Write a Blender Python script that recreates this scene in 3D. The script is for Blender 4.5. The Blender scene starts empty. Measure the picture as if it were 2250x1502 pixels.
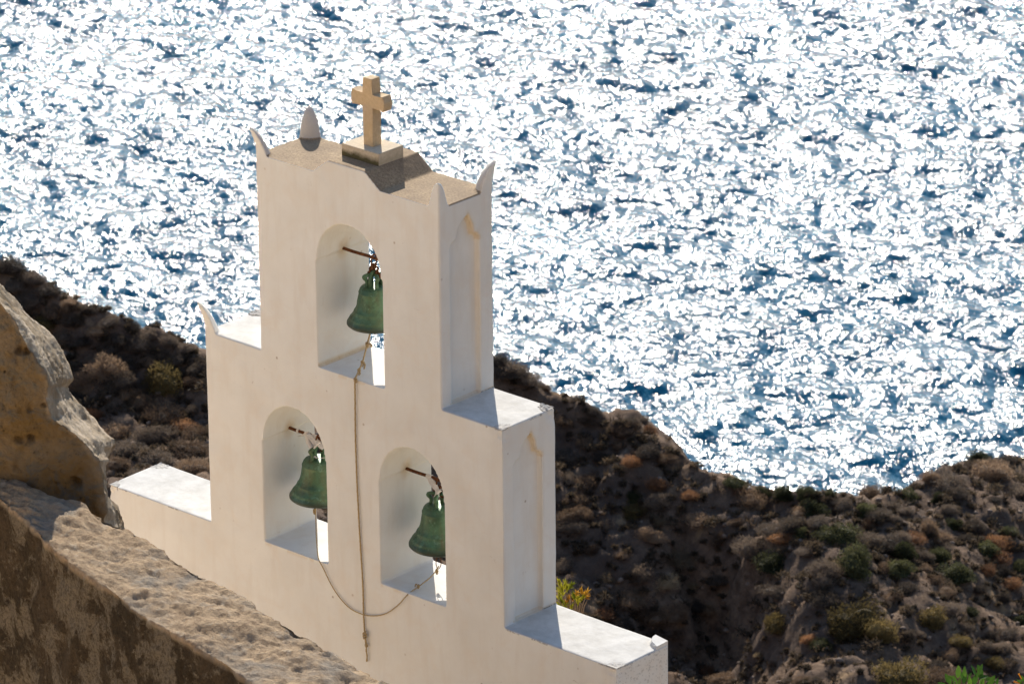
import bpy, bmesh, math, random
import numpy as np
from mathutils import Vector, Matrix

# ---------------------------------------------------------------- camera
YAW, PITCH, ROLL = 0.73962, -0.372107, -0.010052
CAM = np.array([36.58365, -36.44, 18.14386])
FPX, PW, PH = 12367.337, 2250.0, 1502.0
SC = bpy.context.scene
COL = SC.collection
_cy, _sy = math.cos(YAW), math.sin(YAW)
HV = np.array([-_sy, _cy, 0.0])            # horizontal viewing direction
HU = np.array([_cy, _sy, 0.0])             # horizontal right
FW = np.array([-_sy * math.cos(PITCH), _cy * math.cos(PITCH), math.sin(PITCH)])
_u0 = np.cross(HU, FW)
RT = math.cos(ROLL) * HU + math.sin(ROLL) * _u0
UP = -math.sin(ROLL) * HU + math.cos(ROLL) * _u0
cam = bpy.data.cameras.new('camera')
cam.sensor_width = 36.0
cam.lens = FPX * 36.0 / PW
cam.clip_start, cam.clip_end = 1.0, 60000.0
cam.dof.use_dof = True
cam.dof.focus_distance = 54.0
cam.dof.aperture_fstop = 8.5
camo = bpy.data.objects.new('camera', cam)
camo.matrix_world = Matrix(((RT[0], UP[0], -FW[0], CAM[0]), (RT[1], UP[1], -FW[1], CAM[1]),
                            (RT[2], UP[2], -FW[2], CAM[2]), (0, 0, 0, 1)))
COL.objects.link(camo)
SC.camera = camo

# ---------------------------------------------------------------- light
SUN_EL = math.radians(30.5)
SUN_AZ = np.array([-0.7071, 0.7071])       # horizontal direction towards the sun
world = bpy.data.worlds.new('World')
SC.world = world
world.use_nodes = True
wn = world.node_tree
bg = wn.nodes['Background']
sky = wn.nodes.new('ShaderNodeTexSky')
sky.sky_type = 'NISHITA'
sky.sun_disc = False
sky.sun_elevation = SUN_EL
sky.sun_rotation = math.atan2(SUN_AZ[0], SUN_AZ[1])
sky.altitude = 100.0
sky.air_density, sky.dust_density, sky.ozone_density = 1.0, 0.35, 1.4
wn.links.new(sky.outputs[0], bg.inputs[0])
bg.inputs[1].default_value = 0.088
sl = bpy.data.lights.new('sun', 'SUN')
sl.energy = 3.2
sl.angle = math.radians(0.53)
sl.color = (1.0, 0.93, 0.82)
slo = bpy.data.objects.new('sun', sl)
_d = Vector((SUN_AZ[0] * math.cos(SUN_EL), SUN_AZ[1] * math.cos(SUN_EL), math.sin(SUN_EL)))
slo.rotation_euler = _d.to_track_quat('Z', 'Y').to_euler()
slo.location = (0, 0, 60)
COL.objects.link(slo)
SC.view_settings.view_transform = 'Standard'
SC.view_settings.look = 'None'
SC.view_settings.exposure = 1.12
SC.view_settings.gamma = 1.0
SC.view_settings.use_curve_mapping = False
SC.render.engine = 'CYCLES'
SC.cycles.use_denoising = True
SC.cycles.max_bounces = 8
SC.cycles.diffuse_bounces = 4
SC.cycles.sample_clamp_indirect = 6.0
SC.cycles.caustics_reflective = False
SC.cycles.caustics_refractive = False

# ---------------------------------------------------------------- helpers
rng = random.Random(7)
nrg = np.random.default_rng(11)

def ray(x, y):
    return FW + RT * ((x - PW / 2) / FPX) + UP * ((PH / 2 - y) / FPX)

def on_plane(x, y, ax, val):
    d = ray(x, y)
    return CAM + d * ((val - CAM[ax]) / d[ax])

def at_v(x, y, v):
    d = ray(x, y)
    return CAM + d * (v / float(d @ HV))

def uvz(u, v, z):
    return CAM + HU * u + HV * v + np.array([0, 0, z])

def _hash(ix, iy, iz, seed):
    h = (ix * 374761393 + iy * 668265263 + iz * 2147483647 * 3 + seed * 974711) & 0xFFFFFFFF
    h = ((h ^ (h >> 13)) * 1274126177) & 0xFFFFFFFF
    h = ((h ^ (h >> 16)) * 2246822519) & 0xFFFFFFFF
    return ((h ^ (h >> 15)) & 0xFFFF) / 32767.5 - 1.0

def vnoise(P, seed=0):
    P = np.asarray(P, float)
    I = np.floor(P).astype(np.int64)
    F = P - I
    F = F * F * F * (F * (F * 6 - 15) + 10)
    r = 0
    for dx in (0, 1):
        wx = F[:, 0] if dx else 1 - F[:, 0]
        for dy in (0, 1):
            wy = F[:, 1] if dy else 1 - F[:, 1]
            for dz in (0, 1):
                wz = F[:, 2] if dz else 1 - F[:, 2]
                r = r + wx * wy * wz * _hash(I[:, 0] + dx, I[:, 1] + dy, I[:, 2] + dz, seed)
    return r

def fbm(P, octv=4, seed=0, gain=0.5):
    P = np.asarray(P, float)
    a, r, s = 1.0, 0.0, 0.0
    for o in range(octv):
        r = r + a * vnoise(P * (2.03 ** o) + 17.3 * o, seed + o)
        s += a
        a *= gain
    return r / s

def np_mesh(name, V, F, smooth=True):
    V = np.asarray(V, np.float32)
    F = np.asarray(F, np.int32)
    me = bpy.data.meshes.new(name)
    n, k = F.shape
    me.vertices.add(len(V))
    me.vertices.foreach_set('co', V.ravel())
    me.loops.add(n * k)
    me.loops.foreach_set('vertex_index', F.ravel())
    me.polygons.add(n)
    me.polygons.foreach_set('loop_start', np.arange(0, n * k, k, dtype=np.int32))
    me.update(calc_edges=True)
    if smooth:
        me.polygons.foreach_set('use_smooth', np.ones(n, dtype=bool))
    me.validate()
    return me

def grid_faces(a, b):
    i = np.arange(a - 1)[:, None] * b + np.arange(b - 1)[None, :]
    return np.stack([i, i + b, i + b + 1, i + 1], -1).reshape(-1, 4)

def link(name, data, mat=None, parent=None, loc=None):
    o = bpy.data.objects.new(name, data)
    COL.objects.link(o)
    if mat is not None and data is not None:
        data.materials.clear()
        data.materials.append(mat)
    if parent is not None:
        o.parent = parent
    if loc is not None:
        o.location = loc
    return o

def tag(o, label, cat, group=None):
    o['label'] = label
    o['category'] = cat
    if group:
        o['group'] = group
    return o

def thing(name, label, cat, loc=(0, 0, 0), group=None):
    o = bpy.data.objects.new(name, None)
    o.empty_display_size = 0.2
    COL.objects.link(o)
    o.location = loc
    return tag(o, label, cat, group)

def bm_mesh(name, bm, smooth=True):
    me = bpy.data.meshes.new(name)
    bmesh.ops.recalc_face_normals(bm, faces=bm.faces[:])
    bm.to_mesh(me)
    bm.free()
    if smooth:
        for p in me.polygons:
            p.use_smooth = True
    return me

def tube(bm, pts, rad, seg=8, cap=True):
    pts = [Vector(p) for p in pts]
    n = len(pts)
    rads = rad if isinstance(rad, (list, tuple)) else [rad] * n
    rings = []
    ref = None
    for i, p in enumerate(pts):
        t = (pts[min(i + 1, n - 1)] - pts[max(i - 1, 0)]).normalized()
        if ref is None:
            ref = t.orthogonal().normalized()
        ref = (ref - t * ref.dot(t))
        if ref.length < 1e-6:
            ref = t.orthogonal()
        ref.normalize()
        b = t.cross(ref)
        rings.append([bm.verts.new(p + (ref * math.cos(a) + b * math.sin(a)) * rads[i])
                      for a in (2 * math.pi * k / seg for k in range(seg))])
    for i in range(n - 1):
        for k in range(seg):
            bm.faces.new((rings[i][k], rings[i][(k + 1) % seg], rings[i + 1][(k + 1) % seg], rings[i + 1][k]))
    if cap:
        bm.faces.new(rings[0][::-1])
        bm.faces.new(rings[-1])

def spline(pts, n):
    P = np.array(pts, float)
    m = len(P)
    out = []
    for t in np.linspace(0, m - 1, n):
        i = min(int(t), m - 2)
        f = t - i
        p0, p1, p2, p3 = P[max(i - 1, 0)], P[i], P[i + 1], P[min(i + 2, m - 1)]
        out.append(0.5 * ((2 * p1) + (-p0 + p2) * f + (2 * p0 - 5 * p1 + 4 * p2 - p3) * f * f
                          + (-p0 + 3 * p1 - 3 * p2 + p3) * f ** 3))
    return [Vector(o) for o in out]

def lathe(bm, prof, seg=56, c=(0, 0, 0)):
    rings = []
    for r, z in prof:
        rings.append([bm.verts.new((c[0] + r * math.cos(a), c[1] + r * math.sin(a), c[2] + z))
                      for a in (2 * math.pi * k / seg for k in range(seg))])
    for i in range(len(rings) - 1):
        for k in range(seg):
            bm.faces.new((rings[i][k], rings[i][(k + 1) % seg], rings[i + 1][(k + 1) % seg], rings[i + 1][k]))

def box(bm, x0, x1, y0, y1, z0, z1):
    vs = [bm.verts.new(p) for p in ((x0, y0, z0), (x1, y0, z0), (x1, y1, z0), (x0, y1, z0),
                                    (x0, y0, z1), (x1, y0, z1), (x1, y1, z1), (x0, y1, z1))]
    for f in ((3, 2, 1, 0), (4, 5, 6, 7), (0, 1, 5, 4), (1, 2, 6, 5), (2, 3, 7, 6), (3, 0, 4, 7)):
        bm.faces.new([vs[i] for i in f])

def prism_y(bm, poly, y0, y1):
    a = [bm.verts.new((x, y0, z)) for x, z in poly]
    b = [bm.verts.new((x, y1, z)) for x, z in poly]
    n = len(poly)
    bm.faces.new(a)
    bm.faces.new(b[::-1])
    for i in range(n):
        bm.faces.new((a[i], b[i], b[(i + 1) % n], a[(i + 1) % n]))

def prism_x(bm, poly, x0, x1):
    a = [bm.verts.new((x0, y, z)) for y, z in poly]
    b = [bm.verts.new((x1, y, z)) for y, z in poly]
    n = len(poly)
    bm.faces.new(a)
    bm.faces.new(b[::-1])
    for i in range(n):
        bm.faces.new((a[i], b[i], b[(i + 1) % n], a[(i + 1) % n]))

# ---------------------------------------------------------------- material helpers
class NT:
    def __init__(s, name):
        s.m = bpy.data.materials.new(name)
        s.m.use_nodes = True
        s.t = s.m.node_tree
        s.b = s.t.nodes['Principled BSDF']
        s.out = s.t.nodes['Material Output']
        s.tc = s.t.nodes.new('ShaderNodeTexCoord')
    def n(s, typ, **kw):
        nd = s.t.nodes.new(typ)
        for k, v in kw.items():
            setattr(nd, k, v)
        return nd
    def l(s, a, b):
        s.t.links.new(a, b)
    def noise(s, scale, detail=5, rough=0.55, coord='Object', dist=0.0, stretch=None):
        nd = s.n('ShaderNodeTexNoise')
        nd.inputs['Scale'].default_value = scale
        nd.inputs['Detail'].default_value = detail
        nd.inputs['Roughness'].default_value = rough
        nd.inputs['Distortion'].default_value = dist
        src = s.tc.outputs[coord]
        if stretch:
            mp = s.n('ShaderNodeMapping')
            mp.inputs['Scale'].default_value = stretch
            s.l(src, mp.inputs['Vector'])
            src = mp.outputs[0]
        s.l(src, nd.inputs['Vector'])
        return nd.outputs['Fac']
    def ramp(s, fac, stops):
        r = s.n('ShaderNodeValToRGB')
        e = r.color_ramp.elements
        while len(e) < len(stops):
            e.new(0.5)
        for i, (p, c) in enumerate(stops):
            e[i].position = p
            e[i].color = (c, c, c, 1) if isinstance(c, (int, float)) else (*c, 1)
        s.l(fac, r.inputs[0])
        return r.outputs[0]
    def mix(s, fac, a, b, mode='MIX'):
        m = s.n('ShaderNodeMix', data_type='RGBA', blend_type=mode)
        for inp, v in ((m.inputs[0], fac), (m.inputs[6], a), (m.inputs[7], b)):
            if isinstance(v, (int, float)):
                inp.default_value = v
            elif isinstance(v, tuple):
                inp.default_value = (*v, 1)
            else:
                s.l(v, inp)
        return m.outputs[2]
    def math(s, op, a, b=None):
        m = s.n('ShaderNodeMath', operation=op)
        for i, v in enumerate((a, b)):
            if v is None:
                continue
            if isinstance(v, (int, float)):
                m.inputs[i].default_value = v
            else:
                s.l(v, m.inputs[i])
        return m.outputs[0]
    def bump(s, h, strength=0.3, dist=0.02, prev=None):
        b = s.n('ShaderNodeBump')
        b.inputs['Strength'].default_value = strength
        b.inputs['Distance'].default_value = dist
        s.l(h, b.inputs['Height'])
        if prev is not None:
            s.l(prev, b.inputs['Normal'])
        return b.outputs[0]
    def done(s, col, rough=0.8, normal=None, metal=0.0, spec=0.3):
        if isinstance(col, tuple):
            s.b.inputs['Base Color'].default_value = (*col, 1)
        else:
            s.l(col, s.b.inputs['Base Color'])
        if isinstance(rough, (int, float)):
            s.b.inputs['Roughness'].default_value = rough
        else:
            s.l(rough, s.b.inputs['Roughness'])
        s.b.inputs['Metallic'].default_value = metal
        s.b.inputs['Specular IOR Level'].default_value = spec
        if normal is not None:
            s.l(normal, s.b.inputs['Normal'])
        return s.m

def m_plaster(with_attr=True):
    t = NT('whitewashed_plaster' + ('_stained' if with_attr else ''))
    n1 = t.noise(1.6, 6, 0.6)
    n2 = t.noise(38, 4, 0.6)
    n3 = t.noise(7, 5, 0.6, stretch=(1, 1, 0.16))
    col = t.mix(t.ramp(n1, [(0.35, 0.0), (0.7, 1.0)]), (0.80, 0.775, 0.72), (0.73, 0.70, 0.64))
    col = t.mix(t.math('MULTIPLY', t.ramp(n3, [(0.50, 0.0), (0.72, 1.0)]), 0.5), col, (0.70, 0.64, 0.56))
    # small scuffs, chips and scratches
    sc = t.noise(9, 8, 0.72, dist=1.2)
    col = t.mix(t.math('MULTIPLY', t.ramp(sc, [(0.655, 0.0), (0.72, 1.0)]), 0.5), col, (0.44, 0.36, 0.28))
    vr = t.n('ShaderNodeTexVoronoi')
    vr.inputs['Scale'].default_value = 4.2
    t.l(t.tc.outputs['Object'], vr.inputs['Vector'])
    dots = t.math('MULTIPLY', t.ramp(vr.outputs['Distance'], [(0.035, 1.0), (0.075, 0.0)]), t.ramp(t.noise(2.3, 3), [(0.46, 0.0), (0.56, 0.75)]))
    col = t.mix(dots, col, (0.40, 0.31, 0.23))
    blot = t.ramp(t.noise(3.1, 6, 0.62, dist=0.7), [(0.5, 0.0), (0.72, 0.5)])
    col = t.mix(blot, col, (0.74, 0.66, 0.565))
    h = n2
    if with_attr:
        a = t.n('ShaderNodeAttribute', attribute_name='stain_and_light')
        sp = t.n('ShaderNodeSeparateColor')
        t.l(a.outputs['Color'], sp.inputs[0])
        brk = t.ramp(t.noise(16, 6, 0.65), [(0.3, 0.55), (0.62, 1.0)])
        roofn = t.noise(42, 7, 0.75)
        roofl = t.noise(3.2, 5, 0.6)
        roof = t.mix(t.ramp(roofn, [(0.36, 0.0), (0.66, 1.0)]), (0.22, 0.155, 0.092), (0.51, 0.375, 0.23))
        roof = t.mix(t.ramp(roofl, [(0.35, 0.6), (0.66, 0.0)]), roof, (0.21, 0.15, 0.10))
        col = t.mix(t.math('MULTIPLY', sp.outputs[0], brk), col, (0.62, 0.45, 0.24))      # sandy run-off stains, and warm light painted along panel edges
        col = t.mix(t.math('MULTIPLY', sp.outputs[1], t.ramp(t.noise(30, 6, 0.7), [(0.4, 0.0), (0.55, 1.0)])), col, (0.13, 0.10, 0.075))
        dust_dimmed = t.mix(t.ramp(t.noise(5, 7, 0.7), [(0.35, 0.0), (0.65, 1.0)]), (0.50, 0.475, 0.43), (0.64, 0.615, 0.57))
        col = t.mix(a.outputs['Alpha'], col, dust_dimmed)  # dusty shoulder tops, painted darker so the sun does not clip them
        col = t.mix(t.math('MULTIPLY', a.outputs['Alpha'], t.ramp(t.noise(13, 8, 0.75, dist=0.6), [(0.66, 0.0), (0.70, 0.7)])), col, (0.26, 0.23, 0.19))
        col = t.mix(sp.outputs[2], col, roof)
    nb = t.bump(n2, 0.25, 0.006)
    nb = t.bump(t.noise(3.5, 4, 0.5), 0.35, 0.03, nb)
    nb = t.bump(sc, 0.15, 0.01, nb)
    return t.done(col, 0.85, nb, spec=0.15)

def m_stone_tan():
    t = NT('sandy_cast_stone')
    n1 = t.noise(30, 7, 0.7)
    n2 = t.noise(4, 5, 0.6)
    col = t.mix(t.ramp(n1, [(0.3, 0.0), (0.7, 1.0)]), (0.50, 0.36, 0.205), (0.66, 0.50, 0.305))
    col = t.mix(t.ramp(n2, [(0.35, 0.5), (0.6, 0.0)]), col, (0.42, 0.33, 0.24))
    return t.done(col, 0.85, t.bump(n1, 0.35, 0.006), spec=0.15)

def m_pedestal():
    t = NT('pedestal_lichen_stone')
    n1 = t.noise(30, 7, 0.7)
    col = t.mix(t.ramp(n1, [(0.3, 0.0), (0.7, 1.0)]), (0.5, 0.41, 0.29), (0.66, 0.55, 0.4))
    g = t.n('ShaderNodeSeparateXYZ')
    t.l(t.tc.outputs['Object'], g.inputs[0])
    # dark lichen crust creeping up from the foot of the front face
    zz = t.math('ADD', g.outputs[2], t.math('MULTIPLY', t.noise(9, 6, 0.7), 0.12))
    band = t.ramp(zz, [(0.10, 1.0), (0.155, 0.0)])
    geo = t.n('ShaderNodeNewGeometry')
    sn = t.n('ShaderNodeSeparateXYZ')
    t.l(geo.outputs['Normal'], sn.inputs[0])
    front = t.math('GREATER_THAN', t.math('MULTIPLY', sn.outputs[1], -1.0), 0.5)
    m = t.math('MULTIPLY', band, t.math('ADD', t.math('MULTIPLY', front, 0.75), 0.2))
    col = t.mix(m, col, t.mix(t.noise(14, 4), (0.05, 0.045, 0.02), (0.12, 0.1, 0.04)))
    return t.done(col, 0.9, t.bump(n1, 0.35, 0.006), spec=0.15)

def m_bell(seed=0.0):
    t = NT('green_bronze_patina')
    n1 = t.noise(5, 7, 0.65)
    n2 = t.noise(24, 6, 0.7)
    n3 = t.noise(7, 5, 0.65, stretch=(1, 1, 0.2))
    col = t.mix(t.ramp(n1, [(0.32, 0.0), (0.62, 1.0)]), (0.026, 0.066, 0.034), (0.085, 0.19, 0.10))
    col = t.mix(t.ramp(n3, [(0.45, 0.0), (0.66, 0.75)]), col, (0.10, 0.11, 0.045))
    col = t.mix(t.ramp(n2, [(0.55, 0.0), (0.72, 0.7)]), col, (0.02, 0.03, 0.02))
    col = t.mix(t.ramp(t.noise(13, 7, 0.7, dist=0.6), [(0.56, 0.0), (0.66, 0.8)]), col, (0.15, 0.26, 0.17))
    col = t.mix(t.ramp(t.noise(9, 6, 0.7, stretch=(1, 1, 0.3)), [(0.58, 0.0), (0.70, 0.7)]), col, (0.10, 0.075, 0.035))
    g = t.n('ShaderNodeSeparateXYZ')
    t.l(t.tc.outputs['Object'], g.inputs[0])
    zz = t.math('ADD', g.outputs[2], t.math('MULTIPLY', n2, 0.05))
    col = t.mix(t.ramp(zz, [(0.035, 0.85), (0.085, 0.0)]), col, (0.022, 0.028, 0.022))
    nb = t.bump(n2, 0.35, 0.008)
    nb = t.bump(t.noise(11, 4, 0.6, dist=1.5), 0.45, 0.02, nb)
    for nd in t.t.nodes:
        if nd.type == 'TEX_NOISE':
            nd.noise_dimensions = '4D'
            nd.inputs['W'].default_value = seed
    return t.done(col, t.ramp(n2, [(0.3, 0.34), (0.7, 0.62)]), nb, metal=0.2, spec=0.5)

def m_rust():
    t = NT('rusted_iron')
    n1 = t.noise(30, 6, 0.7)
    col = t.mix(t.ramp(n1, [(0.35, 0.0), (0.65, 1.0)]), (0.05, 0.022, 0.014), (0.19, 0.075, 0.03))
    return t.done(col, 0.9, t.bump(n1, 0.5, 0.004), spec=0.2)

def m_rope():
    t = NT('hemp_rope')
    w = t.n('ShaderNodeTexWave', wave_type='BANDS', bands_direction='DIAGONAL')
    w.inputs['Scale'].default_value = 38
    w.inputs['Distortion'].default_value = 1.5
    t.l(t.tc.outputs['Object'], w.inputs['Vector'])
    col = t.mix(w.outputs['Fac'], (0.34, 0.23, 0.11), (0.60, 0.45, 0.25))
    return t.done(col, 0.95, t.bump(w.outputs['Fac'], 0.6, 0.003), spec=0.1)

def m_cloth():
    t = NT('white_cloth')
    col = t.mix(t.noise(20, 4), (0.62, 0.58, 0.55), (0.78, 0.76, 0.74))
    return t.done(col, 0.9, t.bump(t.noise(60, 3), 0.3, 0.003), spec=0.1)

def m_rock(kind):
    t = NT('ruin_' + kind)
    n1 = t.noise(1.9, 8, 0.62, dist=0.4)
    n2 = t.noise(14, 8, 0.68)
    n3 = t.noise(5.0, 7, 0.66, dist=0.8)
    if kind == 'sandy_rubble':
        col = t.mix(t.ramp(n2, [(0.32, 0.0), (0.66, 1.0)]), (0.25, 0.172, 0.105), (0.52, 0.375, 0.235))
        col = t.mix(t.ramp(n3, [(0.56, 0.0), (0.70, 0.55)]), col, (0.50, 0.44, 0.35))
        col = t.mix(t.ramp(n1, [(0.34, 0.75), (0.5, 0.0)]), col, (0.24, 0.215, 0.18))
        # the camera-side face is painted dark for its shade, with bare lime patches
        a = t.n('ShaderNodeAttribute', attribute_name='painted_lighting')
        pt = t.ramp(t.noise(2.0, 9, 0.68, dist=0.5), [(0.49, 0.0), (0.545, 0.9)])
        painted_lighting = t.mix(t.noise(22, 6, 0.7), (0.018, 0.013, 0.007), (0.075, 0.052, 0.03))
        painted_lighting = t.mix(t.ramp(t.noise(1.3, 6, 0.6), [(0.45, 0.0), (0.62, 0.8)]), painted_lighting, (0.085, 0.058, 0.034))
        face = t.mix(pt, painted_lighting, t.mix(n2, (0.11, 0.085, 0.058), (0.24, 0.19, 0.13)))
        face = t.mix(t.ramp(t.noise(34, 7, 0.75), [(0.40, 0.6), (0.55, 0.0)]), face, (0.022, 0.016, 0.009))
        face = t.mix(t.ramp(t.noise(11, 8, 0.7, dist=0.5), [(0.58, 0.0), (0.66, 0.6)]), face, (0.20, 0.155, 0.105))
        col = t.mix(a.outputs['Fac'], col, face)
    else:
        col = t.mix(t.ramp(n1, [(0.36, 0.0), (0.62, 1.0)]), (0.17, 0.105, 0.04), (0.21, 0.16, 0.105))
        col = t.mix(t.ramp(n3, [(0.48, 0.0), (0.62, 0.9)]), col, (0.13, 0.115, 0.09))
        col = t.mix(t.ramp(n2, [(0.58, 0.0), (0.72, 0.8)]), col, (0.04, 0.033, 0.022))
        v = t.n('ShaderNodeTexVoronoi')
        v.inputs['Scale'].default_value = 5.5
        v.inputs['Randomness'].default_value = 1.0
        t.l(t.tc.outputs['Object'], v.inputs['Vector'])
        pit = t.ramp(v.outputs['Distance'], [(0.05, 1.0), (0.12, 0.0)])
        col = t.mix(t.math('MULTIPLY', pit, t.ramp(t.noise(3, 3), [(0.5, 0.0), (0.55, 1.0)])), col, (0.03, 0.022, 0.012))
        a = t.n('ShaderNodeAttribute', attribute_name='painted_lighting')
        edge = t.mix(t.ramp(n2, [(0.32, 0.0), (0.62, 1.0)]), (0.40, 0.30, 0.195), (0.66, 0.55, 0.42))  # sunlight on the broken edge put into a paler colour
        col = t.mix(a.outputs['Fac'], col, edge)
    nb = t.bump(n2, 0.9, 0.045)
    nb = t.bump(t.noise(55, 5, 0.7), 0.7, 0.016, nb)
    nb = t.bump(n3, 0.6, 0.06, nb)
    return t.done(col, 0.95, nb, spec=0.1)

def m_ground():
    t = NT('dry_volcanic_soil')
    n1 = t.noise(0.35, 7, 0.62)
    n2 = t.noise(3.0, 8, 0.7)
    n3 = t.noise(1.1, 6, 0.6)
    col = t.mix(t.ramp(n2, [(0.35, 0.0), (0.65, 1.0)]), (0.10, 0.063, 0.042), (0.25, 0.168, 0.11))
    col = t.mix(t.ramp(n1, [(0.42, 0.0), (0.6, 0.75)]), col, (0.085, 0.062, 0.05))
    col = t.mix(t.ramp(n3, [(0.60, 0.0), (0.72, 0.6)]), col, (0.38, 0.25, 0.13))
    nb = t.bump(t.noise(6, 8, 0.72), 0.8, 0.12)
    return t.done(col, 0.95, nb, spec=0.08)

def m_near_ground():
    t = NT('light_bouncing_earth')  # unseen ground, paled to throw warm light on the tower front
    n2 = t.noise(0.6, 8, 0.7)
    col = t.mix(t.ramp(n2, [(0.35, 0.0), (0.65, 1.0)]), (0.72, 0.535, 0.345), (0.88, 0.68, 0.465))
    a = t.n('ShaderNodeAttribute', attribute_name='scrub')
    col = t.mix(a.outputs['Fac'], col, t.mix(t.noise(1.7, 8, 0.75), (0.035, 0.03, 0.026), (0.15, 0.125, 0.105)))  # dark share keeps bounced light off the tower's side faces
    return t.done(col, 0.95, t.bump(n2, 0.6, 0.3), spec=0.08)

def m_leaf(name, a, b, trans=0.45, edge=None):
    t = NT(name)
    oi = t.n('ShaderNodeObjectInfo')
    f = t.math('ADD', t.math('MULTIPLY', t.noise(4, 4, 0.6), 0.9), t.math('MULTIPLY', t.math('SUBTRACT', oi.outputs['Random'], 0.5), 0.7))
    col = t.mix(t.ramp(f, [(0.2, 0.0), (0.75, 1.0)]), a, b)
    t.done(col, 0.75, spec=0.15)
    tr = t.n('ShaderNodeBsdfTranslucent')
    t.l(col, tr.inputs['Color'])
    mx = t.n('ShaderNodeMixShader')
    mx.inputs[0].default_value = trans
    t.l(t.b.outputs[0], mx.inputs[1])
    t.l(tr.outputs[0], mx.inputs[2])
    t.l(mx.outputs[0], t.out.inputs['Surface'])
    return t.m

def m_plain(name, a, b, scale=8, rough=0.9):
    t = NT(name)
    n = t.noise(scale, 5, 0.65)
    return t.done(t.mix(n, a, b), rough, t.bump(n, 0.4, 0.02), spec=0.15)

def m_sea():
    t = NT('sea_water')
    n = t.noise(0.03, 4, 0.6)
    col = t.mix(t.ramp(n, [(0.35, 0.0), (0.65, 1.0)]), (0.0004, 0.068, 0.122), (0.0008, 0.093, 0.160))
    h1 = t.noise(1.6, 2, 0.62, dist=0.4, stretch=(1, 0.55, 1))
    nb = t.bump(h1, 1.0, 0.27)
    df = t.n('ShaderNodeBsdfDiffuse')
    gs = t.n('ShaderNodeBsdfGlossy', distribution='BECKMANN')
    gs.inputs['Roughness'].default_value = 0.142
    fr = t.n('ShaderNodeFresnel')
    fr.inputs['IOR'].default_value = 1.333
    mx = t.n('ShaderNodeMixShader')
    t.l(col, df.inputs['Color'])
    for nd in (df, gs, fr):
        t.l(nb, nd.inputs['Normal'])
    t.l(fr.outputs[0], mx.inputs[0])
    t.l(df.outputs[0], mx.inputs[1])
    t.l(gs.outputs[0], mx.inputs[2])
    t.l(mx.outputs[0], t.out.inputs['Surface'])
    return t.m

M = dict(plaster=m_plaster(), plaster_plain=m_plaster(False), tan=m_stone_tan(), pedestal=m_pedestal(), 
         rust=m_rust(), rope=m_rope(), cloth=m_cloth(), rubble=m_rock('sandy_rubble'), stub=m_rock('ochre_conglomerate'),
         ground=m_ground(), near=m_near_ground(), sea=m_sea(),
         chip=m_plain('broken_plaster', (0.34, 0.30, 0.25), (0.66, 0.63, 0.58), 30),
         stone=m_plain('loose_stone', (0.11, 0.08, 0.06), (0.30, 0.22, 0.165), 2),
         bark=m_plain('bark', (0.10, 0.065, 0.04), (0.22, 0.15, 0.10), 30))

# ---------------------------------------------------------------- sea: a wind-sea spectrum on a periodic tile
SEA_Z = CAM[2] - 320.0
def sea_tile(N, L, seed):
    r = np.random.default_rng(seed)
    k1 = np.fft.fftfreq(N, d=L / N) * 2 * np.pi
    kx, ky = np.meshgrid(k1, k1, indexing='ij')
    k = np.sqrt(kx * kx + ky * ky)
    k[0, 0] = 1
    th = np.arctan2(ky, kx) - math.radians(24)
    kp = 2 * np.pi / 18.0
    S = k ** -3.85 * np.exp(-(kp / k) ** 2) * (0.28 + 0.72 * np.cos(th) ** 2) * np.exp(-(k / (2 * np.pi / 0.7)) ** 2)
    S[0, 0] = 0
    A = np.sqrt(S) * (r.normal(size=k.shape) + 1j * r.normal(size=k.shape))
    h = np.real(np.fft.ifft2(A))
    sx = np.real(np.fft.ifft2(1j * kx * A))
    sy = np.real(np.fft.ifft2(1j * ky * A))
    f = 0.30 / math.sqrt((sx ** 2 + sy ** 2).mean())
    # choppy horizontal pull sharpens the crests
    dx = np.real(np.fft.ifft2(-1j * kx / k * A)) * f
    dy = np.real(np.fft.ifft2(-1j * ky / k * A)) * f
    h = h * f
    idx = np.arange(N + 1) % N
    g = (np.arange(N + 1) / N - 0.5) * L
    X = g[:, None] + 0.8 * dx[np.ix_(idx, idx)]
    Y = g[None, :] + 0.8 * dy[np.ix_(idx, idx)]
    Z = h[np.ix_(idx, idx)]
    return np.stack([X, Y, Z], -1).reshape(-1, 3)

NS, LS = 640, 240.0
sea_me = np_mesh('sea_waves', sea_tile(NS, LS, 5), grid_faces(NS + 1, NS + 1))
for i in (-1, 0, 1):
    for j in (-1, 0, 1):
        p = uvz(i * LS, 876 + j * LS, 0)
        o = link('sea', sea_me, M['sea'], None, (p[0], p[1], SEA_Z))
        o.rotation_euler = (0, 0, YAW)
        o['kind'] = 'structure'
# the rest of the sea, out to the horizon: a frame round the wave tiles
bm = bmesh.new()
B, A_ = 40000.0, 1.5 * LS
oc = uvz(0, 876, 0)
ring_o = [bm.verts.new(p) for p in ((-B, -B, 0), (B, -B, 0), (B, B, 0), (-B, B, 0))]
ring_i = [bm.verts.new(p) for p in ((-A_, -A_, 0), (A_, -A_, 0), (A_, A_, 0), (-A_, A_, 0))]
for i in range(4):
    bm.faces.new((ring_o[i], ring_o[(i + 1) % 4], ring_i[(i + 1) % 4], ring_i[i]))
far = link('sea', bm_mesh('sea_far', bm, False), M['sea'], None, (oc[0], oc[1], SEA_Z))
far.rotation_euler = (0, 0, YAW)
far['kind'] = 'structure'

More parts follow.
